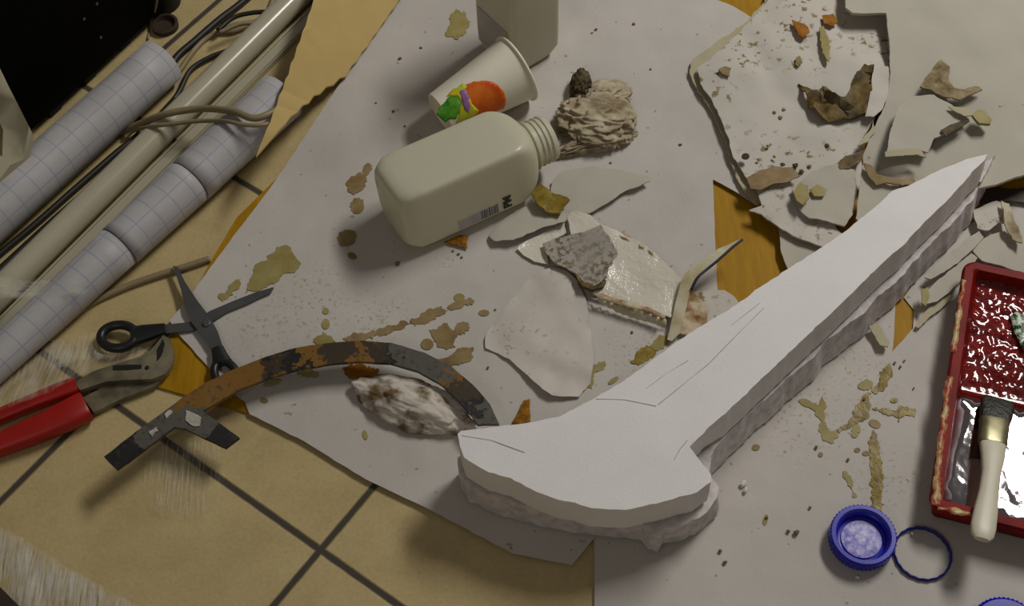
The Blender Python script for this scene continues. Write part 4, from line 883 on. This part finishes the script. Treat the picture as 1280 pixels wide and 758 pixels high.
for i in range(NU):
    for j in range(NV):
        try:
            f = bm.faces.new((g[i, j][0], g[i + 1, j][0], g[i + 1, j + 1][0], g[i, j + 1][0]))
            u, v = g[i, j][1], g[i, j][2]; f.material_index = 1 if (-sdf(u, v) > .017 and v > split) else 0
        except ValueError: pass
# outer skirt down to the paper
per = [(i, 0) for i in range(NU)] + [(NU, j) for j in range(NV)] + [(i, NV) for i in range(NU, 0, -1)] + [(0, j) for j in range(NV, 0, -1)]
cen = base + u_ * TW / 2 + v_ * TL / 2; prev = [g[k][0] for k in per]
for z_, sh_ in ((HT - .007, .0), (HT - .0075, .003), (.008, .009)):
    cur = []
    for k in per:
        t0 = g[k][0]; u, v = g[k][1], g[k][2]; cu = min(max(u, .02), TW - .02); cv = min(max(v, .02), TL - .02); dd = Vector((u - cu, v - cv)); dd = dd.normalized() * sh_ if dd.length else dd
        p = base + u_ * (u - dd.x) + v_ * (v - dd.y); cur.append(bm.verts.new((p.x, p.y, z_)))
    for k in range(len(per)): bm.faces.new((prev[k], prev[(k + 1) % len(per)], cur[(k + 1) % len(per)], cur[k]))
    prev = cur
bm.faces.new(prev)
obj('tray_body', bm, ['tray', 'ramp'], tray, True, .9)
lo_ = .0165
bm = sheet_bm([Vector(((base + u_ * u + v_ * v).x, (base + u_ * u + v_ * v).y, .0145)) for u, v in ((lo_, lo_), (TW - lo_, lo_), (TW - lo_, split - .001), (lo_, split - .001))], .003, .01, .012, .0012); obj('paint_pool', bm, 'liquid', tray, True)
def crust(l0, l1, w, seed):                     # dried glue along the rim
    a, b = P([l0, l1], HT); d = (b - a).normalized(); n_ = Vector((-d.y, d.x, 0)) * w
    o_ = [a, b, b + n_, a + n_]; return obj('glue_crust', sheet_bm([Vector((p.x, p.y, HT + .0006)) for p in o_], .0014, .003, .005, .0024, None, .0006, 150, seed), 'crust', tray, True)
crust((1166, 600), (1183, 470), -.006, 81); crust((1188, 440), (1202, 350), -.005, 82); crust((1163, 632), (1167, 596), -.008, 83); crust((1172, 638), (1215, 647), .005, 84)
p = [(1262, 396), (1270, 390), (1292, 396), (1300, 430), (1280, 438), (1268, 416)]
obj('green_reflection', sheet_bm(P(p, .027), .002, .003, .006, .0015, None, .0012, 150, 85), 'painted_reflection', tray, True)  # green and white patch painting a reflection onto the wet ramp

# brush resting on the near rim with its bristles in the paint
br = thing('paint_brush', 'flat paint brush with off-white handle lying in the red tray', 'paint brush', at(1240, 580, .03))
def bz(y): return .022 + (HT + .010 - .022) * min(1.25, max(0, (y - 500) / 145))
def bpt(x, y): return at(x, y, bz(y))
obj('bristles', loft_bm(bmesh.new(), [(bpt(1248, 499), .0150, .002), (bpt(1247, 506), .0172, .0048), (bpt(1245, 520), .0160, .006), (bpt(1243, 530), .0145, .0065)], 28, 3.2), 'bristle', br, True, .7)
obj('ferrule', loft_bm(bmesh.new(), [(bpt(1243, 527), .0150, .0070), (bpt(1243, 531), .0146, .0072), (bpt(1241, 552), .0140, .0070), (bpt(1241, 556), .0138, .0066)], 28, 3.2), 'ferrule', br, True, .7)
obj('handle', loft_bm(bmesh.new(), [(bpt(1241, 552), .0125, .006), (bpt(1241, 558), .0128, .0065), (bpt(1241, 572), .0115, .0065), (bpt(1239, 592), .0092, .0062), (bpt(1236, 615), .0094, .0062), (bpt(1232, 640), .0112, .0064), (bpt(1229, 660), .0118, .006), (bpt(1228, 670), .0105, .005), (bpt(1227.5, 675), .007, .003)], 28, 2.6), 'brush_wood', br, True, .7)

# ------------------------------------------------------------------ blue caps and ring
def cap_open(px, py):
    c = at(px, py, .012); m = Matrix.Translation((c.x, c.y, .0052)); t = thing('screw_cap', 'blue screw cap lying open side up with a pale liner inside', 'bottle cap', (c.x, c.y, .0052))
    bm = bmesh.new(); lathe_bm(bm, [(.0296, 0), (.0315, .003), (.0318, .0165), (.0306, .018), (.0268, .0180), (.0260, .0165), (.0254, .012), (.0240, .0112), (.0234, .005), (.0222, .0045)], 96, m, lambda a, j: (.0006 * math.cos(a * 48) if j in (1, 2) else 0)); obj('cap_shell', bm, 'blue', t, True, .6)
    bm = bmesh.new(); lathe_bm(bm, [(.0196, .0045), (.0196, .0062), (.0186, .0066), (.010, .0064), (.004, .0068)], 48, m); obj('liner_disc', bm, 'liner', t, True, .6)
cap_open(1077, 674)
c = at(1152, 694, .005); bm = bmesh.new(); lathe_bm(bm, [(.0272, 0), (.0280, .001), (.0280, .0052), (.0270, .006), (.0262, .0052), (.0262, .0008)], 96, Matrix.Translation((c.x, c.y, .0045)), lambda a, j: .0003 * math.cos(a * 20), True)
tag(obj('seal_ring', bm, 'blue_dark', None, True, .6), 'thin dark blue plastic seal ring lying beside the open blue cap', 'ring')
c = at(1258, 790, .018); m = Matrix.Translation((c.x, c.y, .0045)); t = thing('screw_cap', 'blue screw cap cut off by the lower right corner of the picture', 'bottle cap', (c.x, c.y, .0045))
bm = bmesh.new(); lathe_bm(bm, [(.033, 0), (.0335, .002), (.0325, .016), (.030, .0178), (.022, .0178), (.0215, .0170), (.004, .0170)], 96, m, lambda a, j: (.0007 * math.cos(a * 48) if j in (0, 1, 2) else 0)); obj('cap_shell', bm, 'blue', t, True, .6)

# ------------------------------------------------------------------ chips and crumbs
def chip(lst, label, mat='chip_orange', lift=.003, seed=1.0): return scrap('amber_chip', lst, mat, label, 'chip', lift, .0016, .0008, .001, 80, seed, grid=.004, step=.003)
chip([(640, 528), (648, 514), (654, 501), (662, 499), (662, 512), (663, 527), (652, 530)], 'triangular amber chip by the far edge of the foam hammer head', 'chip_orange', .0035, 91)
chip([(555, 301), (566, 296), (574, 293), (585, 294), (583, 302), (584, 309), (574, 306), (564, 304)], 'small amber chip just below the lying bottle', 'chip_orange', .0035, 92)
cm = {}
def crumb(px, py, r, mat, label, group, z=None):
    key = mat
    if key not in cm:
        bm = bmesh.new(); bmesh.ops.create_icosphere(bm, subdivisions=2, radius=1)
        for v in bm.verts: v.co *= 1 + .35 * noise.noise(v.co * 1.7 + Vector((len(cm) * 5, 0, 0))); v.co.z *= .6
        o = obj('crumb', bm, mat); cm[key] = o
    else:
        o = cm[key].copy(); COL.objects.link(o)
    p = at(px, py, .006); o.location = (p.x, p.y, (psurf(p.x, p.y) + .0012 if z is None else z) + r * .45); o.scale = (r, r * random.uniform(.6, 1), r); o.rotation_euler = (0, 0, random.uniform(0, 6)); tag(o, label, 'crumb', group)
for (x, y, r) in [(745, 38, .0022), (740, 42, .0014), (792, 31, .0022), (850, 182, .0022), (526, 60, .002), (500, 74, .0026), (506, 158, .0016), (526, 60, .0015), (492, 140, .002), (763, 204, .0016), (813, 88, .0014), (497, 330, .0028), (619, 388, .0016), (790, 416, .0018), (573, 318, .002), (566, 314, .0016), (577, 322, .0016), (610, 461, .002), (985, 665, .002), (995, 667, .0032), (1020, 560, .002), (900, 690, .002), (906, 704, .0024), (960, 480, .0018), (935, 545, .0014), (1118, 455, .0014), (1125, 460, .0016), (1130, 452, .0014), (1142, 486, .0014), (1060, 575, .0016), (1080, 500, .0016), (1012, 636, .0016), (958, 648, .0016), (470, 130, .0014), (330, 30, .001)]:
    if x < 400: continue
    crumb(x, y, r, 'crumb', 'tiny brown crumb lying loose on the white lining paper', 'brown crumbs')
for (x, y, r) in [(929, 606, .004), (932, 614, .0036), (1072, 722, .0022), (1140, 668, .0018)]:
    crumb(x, y, r, 'crumb_white', 'tiny white foam crumb lying loose on the white lining paper', 'white crumbs')
